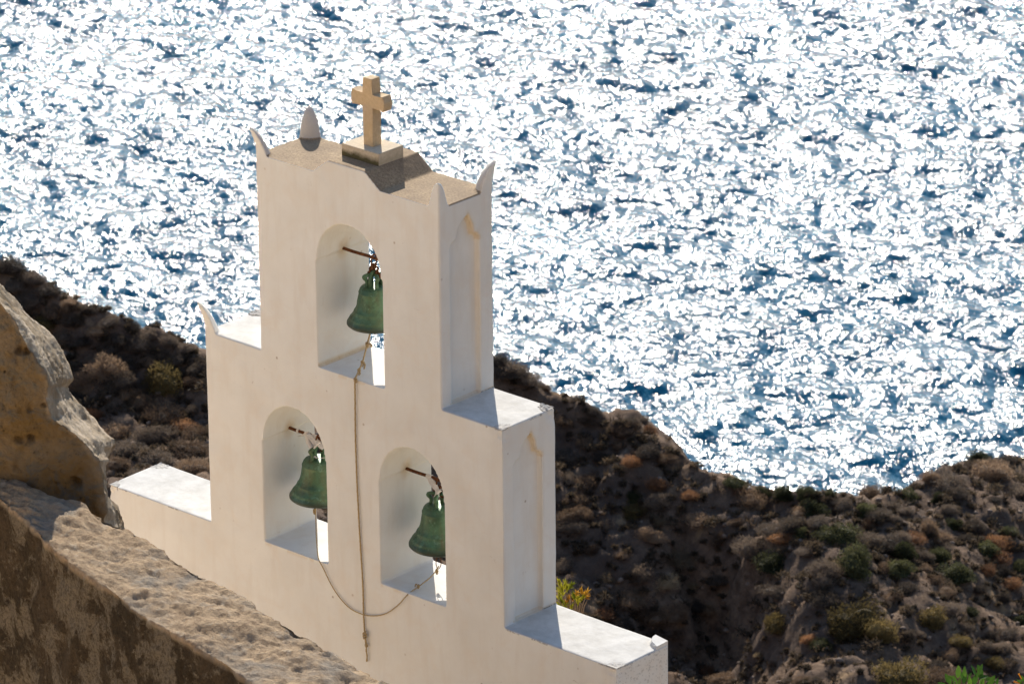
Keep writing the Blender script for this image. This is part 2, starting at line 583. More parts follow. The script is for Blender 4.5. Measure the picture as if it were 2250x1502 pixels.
# ---------------------------------------------------------------- terrain
# control points: picture direction (x, y) and distance v along the ground
CREST = [(-500, 420, 149), (-200, 505, 147.6), (0, 592, 146.3), (130, 652, 145.2), (250, 700, 144.5), (350, 727, 144.2), (450, 772, 143.4),
         (700, 838, 143), (900, 800, 144), (1086, 785, 145.5), (1200, 860, 145), (1320, 912, 144), (1400, 925, 144),
         (1480, 965, 143.2), (1545, 1045, 142.2), (1700, 1092, 141.2), (1880, 1100, 141.2), (2000, 1052, 143),
         (2130, 1008, 145), (2250, 1012, 147), (2500, 1000, 149), (2800, 960, 151)]
CTRL = list(CREST) + [
    (-400, 740, 146), (0, 765, 144.6), (150, 778, 143.9), (300, 815, 143), (450, 872, 142), (700, 965, 140.5), (900, 960, 140.5),
    (-300, 1000, 137), (0, 1000, 136.5), (300, 1040, 134.6), (450, 1060, 134.4), (700, 1150, 133.5), (900, 1180, 134),
    (1100, 1000, 143.2), (1250, 1100, 141.4), (1350, 1250, 139.2), (1420, 1380, 137.8), (1450, 1150, 140.7), (1500, 1300, 138.5),
    (1540, 1200, 140.1), (1570, 1420, 138.7), (1620, 1470, 137.4), (1600, 1330, 138.8),
    (1100, 1250, 138.8), (1250, 1340, 137.2), (1350, 1430, 136.2), (1450, 1470, 135.6), (1550, 1530, 134.9),
    (1570, 1095, 141.4), (1650, 1215, 138.7), (1690, 1330, 136.8), (1675, 1440, 135.0), (1660, 1540, 132.8),
    (1700, 1150, 139.6), (1800, 1200, 138.2), (1800, 1400, 133.8), (2000, 1200, 138.9), (2000, 1400, 134),
    (2200, 1200, 140.6), (2200, 1400, 135.6), (1750, 1500, 131.8), (2200, 1520, 132.6), (2500, 1200, 142), (2500, 1500, 135)]
cp = []
for x, y, v in CTRL:
    P = at_v(x, y, v) - CAM
    cp.append((P @ HU, v, P[2]))
cp = np.array(cp)
cr = np.array([((at_v(x, y, v) - CAM) @ HU, v, at_v(x, y, v)[2] - CAM[2]) for x, y, v in CREST])
def _phi(r):
    return r ** 2 * np.log(r + 1e-9)
_n = len(cp)
_A = np.zeros((_n + 3, _n + 3))
_D = np.hypot(cp[:, None, 0] - cp[None, :, 0], cp[:, None, 1] - cp[None, :, 1])
_A[:_n, :_n] = _phi(_D) + np.eye(_n) * 0.04
_A[:_n, _n] = 1
_A[:_n, _n + 1:] = cp[:, :2]
_A[_n:, :_n] = _A[:_n, _n:].T
_w = np.linalg.solve(_A, np.r_[cp[:, 2], 0, 0, 0])

def base_profile(v):
    return np.where(v < 0, -1.9 - 0.52 * v, -1.9 - 0.485 * v)

def terrain_h(u, v, detail=True):
    u = np.asarray(u, float)
    v = np.asarray(v, float)
    uc = np.clip(u, -20, 21)
    vc = np.clip(v, 126, 156)
    h = np.full(u.shape, _w[_n]) + _w[_n + 1] * uc + _w[_n + 2] * vc
    for i in range(_n):
        h = h + _w[i] * _phi(np.hypot(uc - cp[i, 0], vc - cp[i, 1]))
    cv = np.interp(u, cr[:, 0], cr[:, 1])
    ch = np.interp(u, cr[:, 0], cr[:, 2])
    over = v - cv
    h = np.where(over > 0, np.minimum(h, ch) * 0 + ch - 0.35 * over - 0.14 * over ** 2 * np.clip(over, 0, 4) / 4, h)
    h = np.where(over > 4, ch - 0.35 * 4 - 0.14 * 16 - 1.25 * (over - 4), h)
    base = base_profile(v)
    w = np.clip((v - 119) / 10.0, 0, 1)
    w = w * w * (3 - 2 * w)
    h = base * (1 - w) + h * w
    if detail:
        P = np.stack([u, v, np.zeros_like(u)], -1)
        g = 0.40 * fbm(P * 0.30, 3, 3) + 0.34 * fbm(P * 0.9, 4, 21) + 0.20 * np.abs(fbm(P * 3.2, 4, 31)) - 0.22 * np.clip(1 - 7 * np.abs(fbm(P * 0.55, 3, 37)), 0, 1)
        mid = np.clip(1 - np.abs(u - 2.5) / 4.0, 0, 1)
        g = g + mid * (0.30 * fbm(P * 1.3, 4, 47) + 0.20 * np.abs(fbm(P * 2.6, 4, 49)))
        h = h + g * np.clip((v - 110) / 15, 0.15, 1)
    return np.maximum(h, -328)

UA = np.arange(-29, 33.001, 0.13)
VA = np.arange(119, 163.001, 0.13)
UU, VV = np.meshgrid(UA, VA, indexing='ij')
HH = terrain_h(UU.ravel(), VV.ravel()).reshape(UU.shape)
TV = CAM + UU.reshape(-1, 1) * HU + VV.reshape(-1, 1) * HV + HH.reshape(-1, 1) * np.array([0, 0, 1.0])
hill = link('hillside', np_mesh('hillside', TV, grid_faces(len(UA), len(VA))), M['ground'])
hill['kind'] = 'structure'

def h_at(u, v):
    i = int(round((u - UA[0]) / 0.13))
    j = int(round((v - VA[0]) / 0.13))
    i = min(max(i, 0), len(UA) - 1)
    j = min(max(j, 0), len(VA) - 1)
    return HH[i, j]

def hit(x, y):
    """first point of the hillside along the view ray of a picture position"""
    d = ray(x, y)
    dv, du = float(d @ HV), float(d @ HU)
    s = d[2] / dv
    for v in np.arange(127, 158, 0.1):
        if s * v <= h_at(du / dv * v, v):
            return du / dv * v, v
    return None

# coarse land all round, sunk a little under the fine sheet so that the two do not fight
ua = np.arange(-300, 301, 5.0)
va = np.r_[np.arange(-220, 117, 5.0), 119.5, 121, 125, 130, 135, 140, 145, 150, 155, 160, 163, 166, np.arange(170, 440, 6.0)]
U2, V2 = np.meshgrid(ua, va, indexing='ij')
H2 = terrain_h(U2.ravel(), V2.ravel(), False).reshape(U2.shape)
P2 = np.stack([U2.ravel() * 0.05, V2.ravel() * 0.05, np.zeros(U2.size)], -1)
H2 = H2 - 0.35 + (fbm(P2, 4, 77) * 2.0).reshape(U2.shape) * np.where((V2 < 60) & (V2 > -12) & (np.abs(U2) < 30), 0.05, 1.0) * np.where(V2 > 100, 0.3, 1)
ins = (U2 > -28) & (U2 < 32) & (V2 > 121) & (V2 < 161)
H2 = np.where(ins, H2 - 4.0, H2)
LV = CAM + U2.reshape(-1, 1) * HU + V2.reshape(-1, 1) * HV + H2.reshape(-1, 1) * np.array([0, 0, 1.0])
lf = grid_faces(len(ua), len(va))
lme = np_mesh('ground', LV, lf)
# unseen ground made pale to bounce warm light onto the front, dark elsewhere
scr = np.clip((np.maximum(np.abs(U2 + 60) - 62, np.maximum(V2 - 66, -200 - V2)) / 10.0 + 0.5), 0, 1).ravel()
la_ = lme.attributes.new('scrub', 'FLOAT', 'POINT')
la_.data.foreach_set('value', scr.astype(np.float32))
land = link('ground', lme, M['near'])
land['kind'] = 'structure'

# ---------------------------------------------------------------- bell tower
D = 0.75
XA, XB, XC, XD, XE, XF = -2.2645, -0.7825, 0.0, 2.4151, 3.2000, 4.6341
Z2, Z1, ZB = -2.0375, -4.0919, -5.6
CX = (XC + XD) / 2
tower = thing('bell_tower', 'whitewashed stepped bell tower with three arched openings and a cross on top', 'bell tower',
              (CX, D / 2, -9.2))
def tchild(name, me, mat, parent=tower):
    o = link(name, me, mat, parent)
    if parent is tower:
        o.matrix_parent_inverse = Matrix.Translation((-CX, -D / 2, 9.2))
    return o

def as_obj(bm):
    o = bpy.data.objects.new('tmp', bm_mesh('tmp', bm, False))
    COL.objects.link(o)
    return o

outline = [(XA, ZB), (XF, ZB), (XF, Z1), (XE, Z1), (XE, Z2), (XD, Z2), (XD, 0), (1.655, 0.0), (1.455, 0.152), (0.965, 0.152),
           (0.755, 0.0), (XC, 0), (XC, Z2), (XB, Z2), (XB, Z1), (XA, Z1)]
bm = bmesh.new()
prism_y(bm, outline, 0, D)
body = as_obj(bm)
cutters = []
def arch(x0, x1, zs, zp, z0):
    poly = [(x0, z0), (x1, z0), (x1, zs)]
    r0 = (x1 - x0) / 2 - 0.014
    c = (x0 + x1) / 2
    for k in range(0, 25):
        a = math.pi * k / 24
        poly.append((c + r0 * math.cos(a), zs + 0.001 + (zp - zs) * math.sin(a)))
    poly.append((x0, zs))
    return poly
ARCHES = [(0.775, 1.66, -0.90, -0.452, -2.022), (-0.025, 0.848, -3.0, -2.552, -4.098), (1.567, 2.436, -3.0, -2.556, -4.093)]
for a in ARCHES:
    bm = bmesh.new()
    prism_y(bm, arch(*a), -0.2, D + 0.2)
    cutters.append(as_obj(bm))
def panel(z_top, z_bot):
    y0, y1, ym = 0.158, 0.560, 0.395
    zs = z_top - 0.26
    return [(y0, z_bot), (y1, z_bot), (y1, zs), (y1 - 0.035, zs + 0.035), (y1 - 0.085, zs + 0.055), (y1 - 0.10, zs + 0.15),
            (y1 - 0.13, zs + 0.20), (ym + 0.005, z_top), (ym - 0.045, z_top - 0.03), (y0 + 0.12, zs + 0.16), (y0 + 0.085, zs + 0.05),
            (y0 + 0.03, zs + 0.03), (y0, zs)]
for xs, zt, zb in ((XD, -0.165, Z2 + 0.004), (XE, -2.19, Z1 + 0.004)):
    bm = bmesh.new()
    prism_x(bm, panel(zt, zb), xs - 0.055, xs + 0.3)
    cutters.append(as_obj(bm))
for xs, zt, zb in ((XC, -0.165, Z2 + 0.004), (XB, -2.19, Z1 + 0.004)):
    bm = bmesh.new()
    prism_x(bm, panel(zt, zb), xs - 0.3, xs + 0.03)
    cutters.append(as_obj(bm))
# corner horns: two flat outer faces flush with the walls, a rounded inner face
def horn(cx, cy, cz, sx, sy, H=0.275, lean=0.035, base=0.165, full=False):
    bm = bmesh.new()
    na, nz = 9, 22
    rows = []
    for i in range(nz):
        t = i / (nz - 1)
        z = H * t
        r = (base * (0.84 * max(0, 1 - t ** 2.0) ** 0.62 + 0.16 * math.exp(-t * 9)) if full else base * (0.66 * math.sqrt(max(0, 1 - t ** 1.7)) + 0.34 * math.exp(-t * 9))) + 0.008
        off = lean * t ** 1.6
        row = [(-off, -off)] + [(-off + r * math.cos(a), -off + r * math.sin(a)) for a in (0.5 * math.pi * k / na for k in range(na + 1))]
        rows.append([bm.verts.new((cx + sx * px, cy + sy * py, cz - 0.05 + z + 0.05 * min(1, t * 6))) for px, py in row])
    m = na + 2
    for i in range(nz - 1):
        for k in range(m):
            bm.faces.new((rows[i][k], rows[i][(k + 1) % m], rows[i + 1][(k + 1) % m], rows[i + 1][k]))
    bm.faces.new(rows[-1])
    bm.faces.new(rows[0][::-1])
    return as_obj(bm)
HORNS = [(XC, 0, 0, 1, 1, dict(lean=0.05)), (XC, D, 0, 1, -1, dict(full=True, H=0.30, lean=0.02)), (XD, 0, 0, -1, 1, dict(lean=0.0, H=0.26)), (XD, D, 0, -1, -1, dict(full=True, H=0.29)),
         (XB, 0, Z2, 1, 1, dict(lean=0.062, H=0.315))]
horn_tmp = [horn(*h[:5], **h[5]) for h in HORNS]
for c in horn_tmp:
    md = body.modifiers.new('add', 'BOOLEAN')
    md.operation = 'UNION'
    md.object = c
    md.solver = 'EXACT'
for c in cutters:
    md = body.modifiers.new('cut', 'BOOLEAN')
    md.operation = 'DIFFERENCE'
    md.object = c
    md.solver = 'EXACT'
md = body.modifiers.new('skin', 'REMESH')
md.mode = 'VOXEL'
md.voxel_size = 0.0122
md.use_smooth_shade = True
dg = bpy.context.evaluated_depsgraph_get()
wme = bpy.data.meshes.new_from_object(body.evaluated_get(dg))
for o in [body] + cutters + horn_tmp:
    bpy.data.objects.remove(o, do_unlink=True)
nv = len(wme.vertices)
co = np.empty(nv * 3, np.float32)
wme.vertices.foreach_get('co', co)
co = co.reshape(-1, 3).astype(float)
nn = np.empty(nv * 3, np.float32)
wme.vertices.foreach_get('normal', nn)
nn = nn.reshape(-1, 3).astype(float)
X, Y, Z = co[:, 0], co[:, 1], co[:, 2]
# stains: r = sandy run-off and painted warm light on panel edges, g = dark joints and chips, b = sandy roof
st = np.zeros((nv, 4), np.float32)
st[:, 3] = 1
def bump1(d, w):
    return np.clip(1 - np.abs(d) / w, 0, 1)
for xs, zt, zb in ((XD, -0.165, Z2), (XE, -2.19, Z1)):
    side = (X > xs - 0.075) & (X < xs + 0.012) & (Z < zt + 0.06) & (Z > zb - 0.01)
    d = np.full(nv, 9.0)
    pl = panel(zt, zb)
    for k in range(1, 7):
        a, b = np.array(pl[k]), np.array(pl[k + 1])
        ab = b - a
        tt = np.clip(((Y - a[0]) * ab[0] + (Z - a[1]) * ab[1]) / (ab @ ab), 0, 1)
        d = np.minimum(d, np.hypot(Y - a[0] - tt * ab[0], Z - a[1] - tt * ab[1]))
    st[:, 0] = np.maximum(st[:, 0], side * (0.55 * np.clip(1.6 * bump1(d, 0.03), 0, 1) * (0.75 + 0.8 * fbm(co * 5, 3, 19)) + 0.25 * bump1(d, 0.07)) * np.where(Z > zt - 0.3, 0.9, 0.22))  # straight edge: warm light on the reveal painted tan; stepped top: stain
    foot = (X > xs - 0.075) & (X < xs + 0.03) & (np.abs(Z - zb) < 0.03) & (Y > 0.12)
    st[:, 0] = np.maximum(st[:, 0], foot * 0.5)
    st[:, 1] = np.maximum(st[:, 1], (X > xs) * (X < xs + 0.02) * (np.abs(Z - zb) < 0.016) * (Y > 0.55) * 0.9)
x0, x1, zs, zp, z0 = ARCHES[0]
st[:, 0] = np.maximum(st[:, 0], (np.abs(X - x0) < 0.03) * bump1(Z - z0 - 0.012, 0.04) * (Y > 0.0) * 0.95)
for x0, x1, zs, zp, z0 in ARCHES:
    r = np.sqrt((X - x0) ** 2 + (Y - 0.375) ** 2 + ((Z - zs - 0.01) * 0.7) ** 2)
    st[:, 0] = np.maximum(st[:, 0], 0.9 * np.clip(1 - r / 0.10, 0, 1))
    r2 = np.sqrt((X - x0 - 0.3) ** 2 * 0.05 + (Y) ** 2 * 4 + (Z - z0) ** 2)
    st[:, 0] = np.maximum(st[:, 0], (Y < 0.02) * np.clip(1 - np.abs(Z - z0 + 0.02) / 0.03, 0, 1) * (X > x0) * (X < x1 - 0.2) * 0.4 * (fbm(co * 9, 3, 5) > 0.05))
# worn outer edges of the shoulders
for (xa, xb, zz) in ((XD, XE, Z2), (XE, XF, Z1), (XA, XB, Z1)):
    on = (X > xa + 0.02) & (X < xb + 0.02) & (np.abs(Z - zz) < 0.02)
    e = np.minimum(np.minimum(np.abs(Y), np.abs(Y - D)), np.minimum(np.abs(X - xb), np.abs(X - xa) + (0.0 if xa == XA else 1)))
    st[:, 1] = np.maximum(st[:, 1], on * bump1(e, 0.022) * (fbm(co * 6, 3, 9) > 0.12) * 0.6)
# small grime specks on the outermost right end
st[:, 1] = np.maximum(st[:, 1], (X > XF - 0.01) * (fbm(co * 55, 2, 15) > 0.33) * np.clip(0.38 - 0.2 * (Z1 - Z), 0, 1))
rz = np.where((X > 0.74) & (X < 1.67), np.minimum(0.152, np.maximum(0, np.minimum((X - 0.755) / 0.21, (1.655 - X) / 0.20) * 0.152)), 0)
st[:, 2] = ((Z > rz - 0.022) & (nn[:, 2] > 0.35) & (Y > 0.004)).astype(np.float32)
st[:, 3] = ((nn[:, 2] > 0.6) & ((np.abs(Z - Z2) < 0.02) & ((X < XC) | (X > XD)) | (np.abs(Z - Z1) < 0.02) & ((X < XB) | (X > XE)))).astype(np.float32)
# hand-plastered unevenness
disp = 0.0045 * fbm(co * 1.8, 3, 41) + 0.0022 * fbm(co * 6, 3, 43)
crumble = np.zeros(nv)
for (cx, cy, cz) in ((XE, 0, Z2), (XE, D, Z2), (XF, 0, Z1), (XA, D, Z1), (XA, 0, Z1), (XB, D, Z2)):
    r = np.sqrt((X - cx) ** 2 + (Y - cy) ** 2 + (Z - cz) ** 2)
    crumble = np.maximum(crumble, np.clip(1 - r / 0.17, 0, 1))
disp = disp - np.clip(crumble * 2, 0, 1) * (0.010 + 0.012 * fbm(co * 26, 3, 51))
co = co + nn * disp[:, None]
# weathered inner faces of the top horns
for cx, cy, cz, sx, sy, _ in HORNS[:4]:
    inn = (Z > cz + 0.015) & ((X - cx) * sx < 0.25) & ((Y - cy) * sy < 0.25) & (nn[:, 0] * sx + nn[:, 1] * sy > 0.3)
    st[:, 2] = np.where(inn, 0.38, st[:, 2])
    st[:, 2] = np.where((Z > cz + 0.015) & ((X - cx) * sx < 0.25) & ((Y - cy) * sy < 0.25) & ~inn, 0, st[:, 2])
npoly = len(wme.polygons)
lt = np.empty(npoly, np.int32)
wme.polygons.foreach_get('loop_total', lt)
quads = np.empty(len(wme.loops), np.int32)
wme.loops.foreach_get('vertex_index', quads)
quads = quads[np.repeat(lt == 4, lt)].reshape(-1, 4)
cen = co[quads].mean(1)
owner = np.zeros(len(quads), int)
for i, (cx, cy, cz, sx, sy, _) in enumerate(HORNS):
    owner[(cen[:, 2] > cz + 0.012) & (np.abs(cen[:, 0] - cx) < 0.26) & (np.abs(cen[:, 1] - cy) < 0.26) & (cen[:, 2] < cz + 0.4)] = i + 1
for i, nm in enumerate(['wall'] + ['horn'] * len(HORNS)):
    q = quads[owner == i]
    ids, inv = np.unique(q, return_inverse=True)
    me = np_mesh(nm, co[ids], inv.reshape(-1, 4))
    at = me.attributes.new('stain_and_light', 'FLOAT_COLOR', 'POINT')
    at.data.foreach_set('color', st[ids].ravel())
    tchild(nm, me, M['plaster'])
bpy.data.meshes.remove(wme)
bm = bmesh.new()
box(bm, XA + 0.002, XF - 0.002, 0.002, D - 0.002, -9.6, ZB + 0.01)
tchild('lower_wall', bm_mesh('lower_wall', bm, False), M['plaster_plain'])

# stubs of broken horns: rough low quarter discs with a ragged rim
def scar(cx, cy, cz, sx, sy, r, h, seed):
    bm = bmesh.new()
    na, nr = 18, 9
    top = []
    for j in range(nr + 1):
        row = []
        for k in range(na + 1):
            a = 0.5 * math.pi * k / na
            rr = r * (j / nr) * (1 + 0.10 * vnoise(np.array([[k * 0.7, seed, 0.3]]))[0])
            px, py = rr * math.cos(a), rr * math.sin(a)
            z = h * (0.55 + 0.6 * fbm(np.array([[px * 45, py * 45, seed * 3.1]]), 3)[0]) if j < nr else -0.03
            row.append(bm.verts.new((cx + sx * px, cy + sy * py, cz + z)))
        top.append(row)
    for j in range(nr):
        for k in range(na):
            try:
                bm.faces.new((top[j][k], top[j + 1][k], top[j + 1][k + 1], top[j][k + 1]))
            except ValueError:
                pass
    bmesh.ops.remove_doubles(bm, verts=bm.verts, dist=1e-5)
    return bm_mesh('broken_horn_stub', bm, False)
for i, a in enumerate(((XE - .004, .004, Z2 - .012, -1, 1, .19, .016), (XE - .004, D - .004, Z2 - .012, -1, -1, .17, .03), (XF - .004, .004, Z1 - .012, -1, 1, .22, .016),
                       (XA + .004, D - .004, Z1 - .012, 1, -1, .19, .022), (XB + .004, D - .004, Z2 - .012, 1, -1, .17, .035), (XA + .004, .004, Z1 - .012, 1, 1, .12, .012))):
    o = tchild('broken_horn_stub', scar(*a, i + 1.0), M['chip'])
# the taller stump at the far right corner
bm = bmesh.new()
rows = []
for i in range(7):
    t = i / 6
    r = 0.19 - 0.035 * t
    row = [(0, 0)] + [(r * math.cos(a), r * math.sin(a)) for a in (0.5 * math.pi * k / 10 for k in range(11))]
    rows.append([bm.verts.new((XF - .004 - px, D - .004 - py, Z1 - .02 + t * (0.062 + (0.018 * (px - py) / 0.19 if i == 6 else 0) + 0.008 * vnoise(np.array([[px * 40, py * 40, 2.2]]))[0])))
                 for px, py in row])
for i in range(6):
    for k in range(12):
        bm.faces.new((rows[i][k], rows[i][(k + 1) % 12], rows[i + 1][(k + 1) % 12], rows[i + 1][k]))
bm.faces.new(rows[-1])
tchild('broken_horn_stub', bm_mesh('broken_horn_stump', bm, False), M['plaster_plain'])

# cross and pedestal
def bevelled(bm, w):
    bmesh.ops.bevel(bm, geom=bm.edges[:], offset=w, segments=2, affect='EDGES', clamp_overlap=True)
PZ = 0.146
bm = bmesh.new()
box(bm, -0.246, 0.246, -0.175, 0.175, -0.02, 0.128)
bevelled(bm, 0.005)
bmesh.ops.subdivide_edges(bm, edges=bm.edges[:], cuts=2, use_grid_fill=True)
ped = tchild('cross_pedestal', bm_mesh('cross_pedestal', bm, False), M['pedestal'])
ped.location = (1.205, 0.375, PZ)
hw, hd = 0.061, 0.058
zb, zt = PZ + 0.12, 0.955
prof = [(-hw - .002, zb), (hw + .002, zb), (hw, 0.672), (hw + .10, 0.668), (hw + .135, 0.652), (hw + .155, 0.70), (hw + .16, 0.745), (hw + .135, 0.806),
        (hw + .09, 0.80), (hw, 0.795), (hw - .002, zt), (-hw + .002, zt), (-hw, 0.795), (-hw - .09, 0.80), (-hw - .145, 0.812), (-hw - .158, 0.74), (-hw - .147, 0.655),
        (-hw - .09, 0.668), (-hw, 0.672)]
bm = bmesh.new()
prism_y(bm, [(1.207 + x, z) for x, z in prof], 0.375 - hd, 0.375 + hd)
bevelled(bm, 0.004)
tchild('cross', bm_mesh('cross', bm, False), M['tan'])

# ---------------------------------------------------------------- bells, bars, chain, cloth, ropes
def make_bell(name, label, c, R, H, seed):
    """c = centre of the mouth; R = lip radius; H = lip to shoulder"""
    t = thing(name, label, 'bell', c, 'green bronze bells in the arches')
    patina = m_bell(seed * 3.7)
    s = R
    pts = [(0.93, -0.045), (1.0, 0.0), (1.0, 0.045), (0.955, 0.10), (0.90, 0.15), (0.905, 0.165), (0.865, 0.19), (0.80, 0.26), (0.74, 0.33), (0.745, 0.345), (0.70, 0.37),
           (0.64, 0.48), (0.60, 0.60), (0.572, 0.72), (0.556, 0.82), (0.565, 0.835), (0.565, 0.85), (0.545, 0.865), (0.52, 0.93), (0.47, 0.975), (0.38, 1.0), (0.2, 1.02), (0.001, 1.03)]
    inner = [(0.001, 0.90), (0.40, 0.86), (0.47, 0.7), (0.55, 0.45), (0.68, 0.25), (0.82, 0.08), (0.90, -0.04), (0.93, -0.045)]
    bm = bmesh.new()
    lathe(bm, [(r * s, z * H) for r, z in pts], 64)
    lathe(bm, [(r * s, z * H) for r, z in inner], 40)
    bmesh.ops.remove_doubles(bm, verts=bm.verts, dist=1e-4)
    me = bm_mesh('bell_body', bm)
    # cast relief: garlands and figures standing a few millimetres proud
    v = np.empty(len(me.vertices) * 3, np.float32)
    me.vertices.foreach_get('co', v)
    v = v.reshape(-1, 3).astype(float)
    rr = np.hypot(v[:, 0], v[:, 1]) + 1e-6
    an = np.arctan2(v[:, 1], v[:, 0])
    rel = np.where((v[:, 2] > 0.35 * H) & (v[:, 2] < 0.8 * H), np.clip(fbm(np.stack([an * 9, v[:, 2] * 30, an * 0 + seed], -1), 3, 8) * 2 - 0.2, 0, 1) * 0.006, 0)
    v[:, 0] += v[:, 0] / rr * rel
    v[:, 1] += v[:, 1] / rr * rel
    me.vertices.foreach_set('co', v.astype(np.float32).ravel())
    link('bell_body', me, patina, t)
    ct = H * 1.0
    for k in range(4):
        a = math.pi / 4 + k * math.pi / 2 + seed * 0.3
        ca, sa = math.cos(a), math.sin(a)
        bm = bmesh.new()
        tube(bm, spline([(ca * .30 * s, sa * .30 * s, ct - .01), (ca * .27 * s, sa * .27 * s, ct + .05), (ca * .34 * s, sa * .34 * s, ct + .085), (ca * .36 * s, sa * .36 * s, ct + .105),
                         (ca * .22 * s, sa * .22 * s, ct + .118), (ca * .05 * s, sa * .05 * s, ct + .115)], 16), [.021, .019, .018, .018, .018, .02, .022, .023, .023, .022, .02, .02, .019, .018, .018, .018], 10)
        link('crown_lug', bm_mesh('crown_lug', bm), patina, t)
    bm = bmesh.new()
    tube(bm, spline([(0, -.055, ct - .01), (0, -.055, ct + .07), (0, -.035, ct + .125), (0, 0, ct + .145), (0, .035, ct + .125), (0, .055, ct + .07), (0, .055, ct - .01)], 26), .021, 10)
    link('crown_loop', bm_mesh('crown_loop', bm), patina, t)
    bm = bmesh.new()
    tube(bm, [(0, 0, H * .86), (0, 0, 0.02)], .012, 8)
    lathe(bm, [(.001, .05), (.03, .045), (.046, .015), (.046, -.015), (.03, -.045), (.015, -.055), (.013, -.10), (.016, -.115), (.001, -.118)], 20)
    link('clapper', bm_mesh('clapper', bm), M['rust'], t)
    return t

B1, B2, B3 = (1.193, 0.375, -1.565), (0.385, 0.375, -3.612), (2.015, 0.375, -3.672)
R1, R2, R3 = 0.275, 0.303, 0.306
H1, H2_, H3 = 0.385, 0.405, 0.415
make_bell('bell', 'green bell hanging from a rusty chain in the topmost arch', B1, R1, H1, 1.0)
make_bell('bell', 'bright green bell tied with white cloth in the lower left arch', B2, R2, H2_, 2.4)
make_bell('bell', 'dark green bell tied with a white ribbon in the lower right arch', B3, R3, H3, 4.1)
RODZ = (-0.893, -2.990, -2.994)
rl = ['rusty iron bar across the topmost arch', 'rusty iron bar with white cloth across the lower left arch', 'rusty iron bar across the lower right arch']
for (x0, x1, zs, zp, z0), z, lb in zip(ARCHES, RODZ, rl):
    bm = bmesh.new()
    n = 16
    tube(bm, [(x0 - 0.08 + (x1 - x0 + 0.16) * i / n, 0.375 + 0.002 * math.sin(i * 2.1), z + 0.002 * math.sin(i * 1.3)) for i in range(n + 1)], 0.0165, 10)
    tag(link('iron_bar', bm_mesh('iron_bar', bm), M['rust']), lb, 'bar', 'iron bars carrying the bells')

def ring_mesh(rx, rz, r, seg=20):
    bm = bmesh.new()
    pts = [(rx * math.cos(a), 0, rz * math.sin(a)) for a in (2 * math.pi * k / seg for k in range(seg + 1))]
    tube(bm, pts, r, 7, False)
    bmesh.ops.remove_doubles(bm, verts=bm.verts, dist=1e-4)
    return bm_mesh('link', bm)
def chain(label, bx, zbar, ztop, n_links, side=0.0):
    t = thing('chain', label, 'chain', (bx, 0.375, ztop), 'rusty hangers holding the bells')
    o = link('shackle', ring_mesh(0.036, 0.062, 0.0085), M['rust'], t, (0, 0, zbar - ztop - 0.028))
    o.rotation_euler = (0, 0.1, math.radians(90))
    L = zbar - 0.075 - ztop
    lm = ring_mesh(0.024, L / n_links * 0.5 + 0.014, 0.0095)
    for s in (-1, 1):
        for k in range(n_links):
            f = (k + 0.5) / n_links
            o = link('link', lm, M['rust'], t, (s * 0.048 * (1 - f), 0.010 * s, L * f))
            o.rotation_euler = (0.1 * (k % 2), s * -0.22, math.radians(20 + 90 * (k % 2)))
    return t
chain('rusty chain of thick links holding the topmost bell', B1[0], RODZ[0], B1[2] + H1 + 0.10, 4)
chain('rusty chain hidden by white cloth above the lower left bell', B2[0], RODZ[1], B2[2] + H2_ + 0.10, 2)
chain('rusty shackle above the lower right bell', B3[0], RODZ[2], B3[2] + H3 + 0.10, 2)

def ribbon(bm, pts, w, tw=0.0, n=40):
    P = spline(pts, n)
    prev = None
    for i, p in enumerate(P):
        t = (P[min(i + 1, n - 1)] - P[max(i - 1, 0)]).normalized()
        a = tw * i / n
        side = Vector((RT[0], RT[1], RT[2])) * math.cos(a) + Vector((UP[0], UP[1], UP[2])) * math.sin(a)
        side = (side - t * side.dot(t))
        side = side.normalized() if side.length > 1e-3 else t.orthogonal().normalized()
        nrm = t.cross(side).normalized() * 0.0015
        q = [bm.verts.new(p + side * w / 2 + nrm), bm.verts.new(p - side * w / 2 + nrm), bm.verts.new(p - side * w / 2 - nrm), bm.verts.new(p + side * w / 2 - nrm)]
        if prev:
            for k in range(4):
                bm.faces.new((prev[k], prev[(k + 1) % 4], q[(k + 1) % 4], q[k]))
        else:
            bm.faces.new(q)
        prev = q
    bm.faces.new(prev[::-1])

def pxy(x, y, depth):
    return on_plane(x, y, 1, depth)
def cloth(label, strips, wraps, group):
    t = thing('cloth_strip', label, 'cloth', tuple(pxy(*strips[0][0][0], 0.33)), group)
    inv = t.location.copy()
    for pts, w, dep, tw in strips:
        bm = bmesh.new()
        ribbon(bm, [Vector(pxy(x, y, dep)) - inv for x, y in pts], w, tw)
        link('strip', bm_mesh('strip', bm), M['cloth'], t)
    for x, z, n in wraps:
        bm = bmesh.new()
        pts = []
        for i in range(n * 14):
            a = 2 * math.pi * i / 14
            pts.append(Vector((x + 0.022 * i / 14, 0.375 + 0.021 * math.cos(a), z + 0.021 * math.sin(a))) - inv)
        ribbon(bm, pts, 0.022, 0, n * 14)
        link('wrap', bm_mesh('wrap', bm), M['cloth'], t)
cloth('white cloth strips knotted between the bar and the lower left bell',
      [([(672, 952), (681, 958), (688, 966), (694, 977), (686, 982), (679, 972), (676, 958)], 0.052, 0.330, 0.6),
       ([(676, 955), (688, 962), (699, 972), (707, 980), (712, 984)], 0.058, 0.335, 0.3),
       ([(656, 956), (663, 957), (672, 952), (678, 948)], 0.036, 0.340, 0.2),
       ([(703, 972), (692, 982), (686, 992), (690, 1001), (700, 1006), (712, 1005)], 0.020, 0.300, 0.0)],
      [(0.10, RODZ[1], 1), (0.21, RODZ[1], 3), (0.31, RODZ[1], 3)], 'white cloth ties on the lower bells')
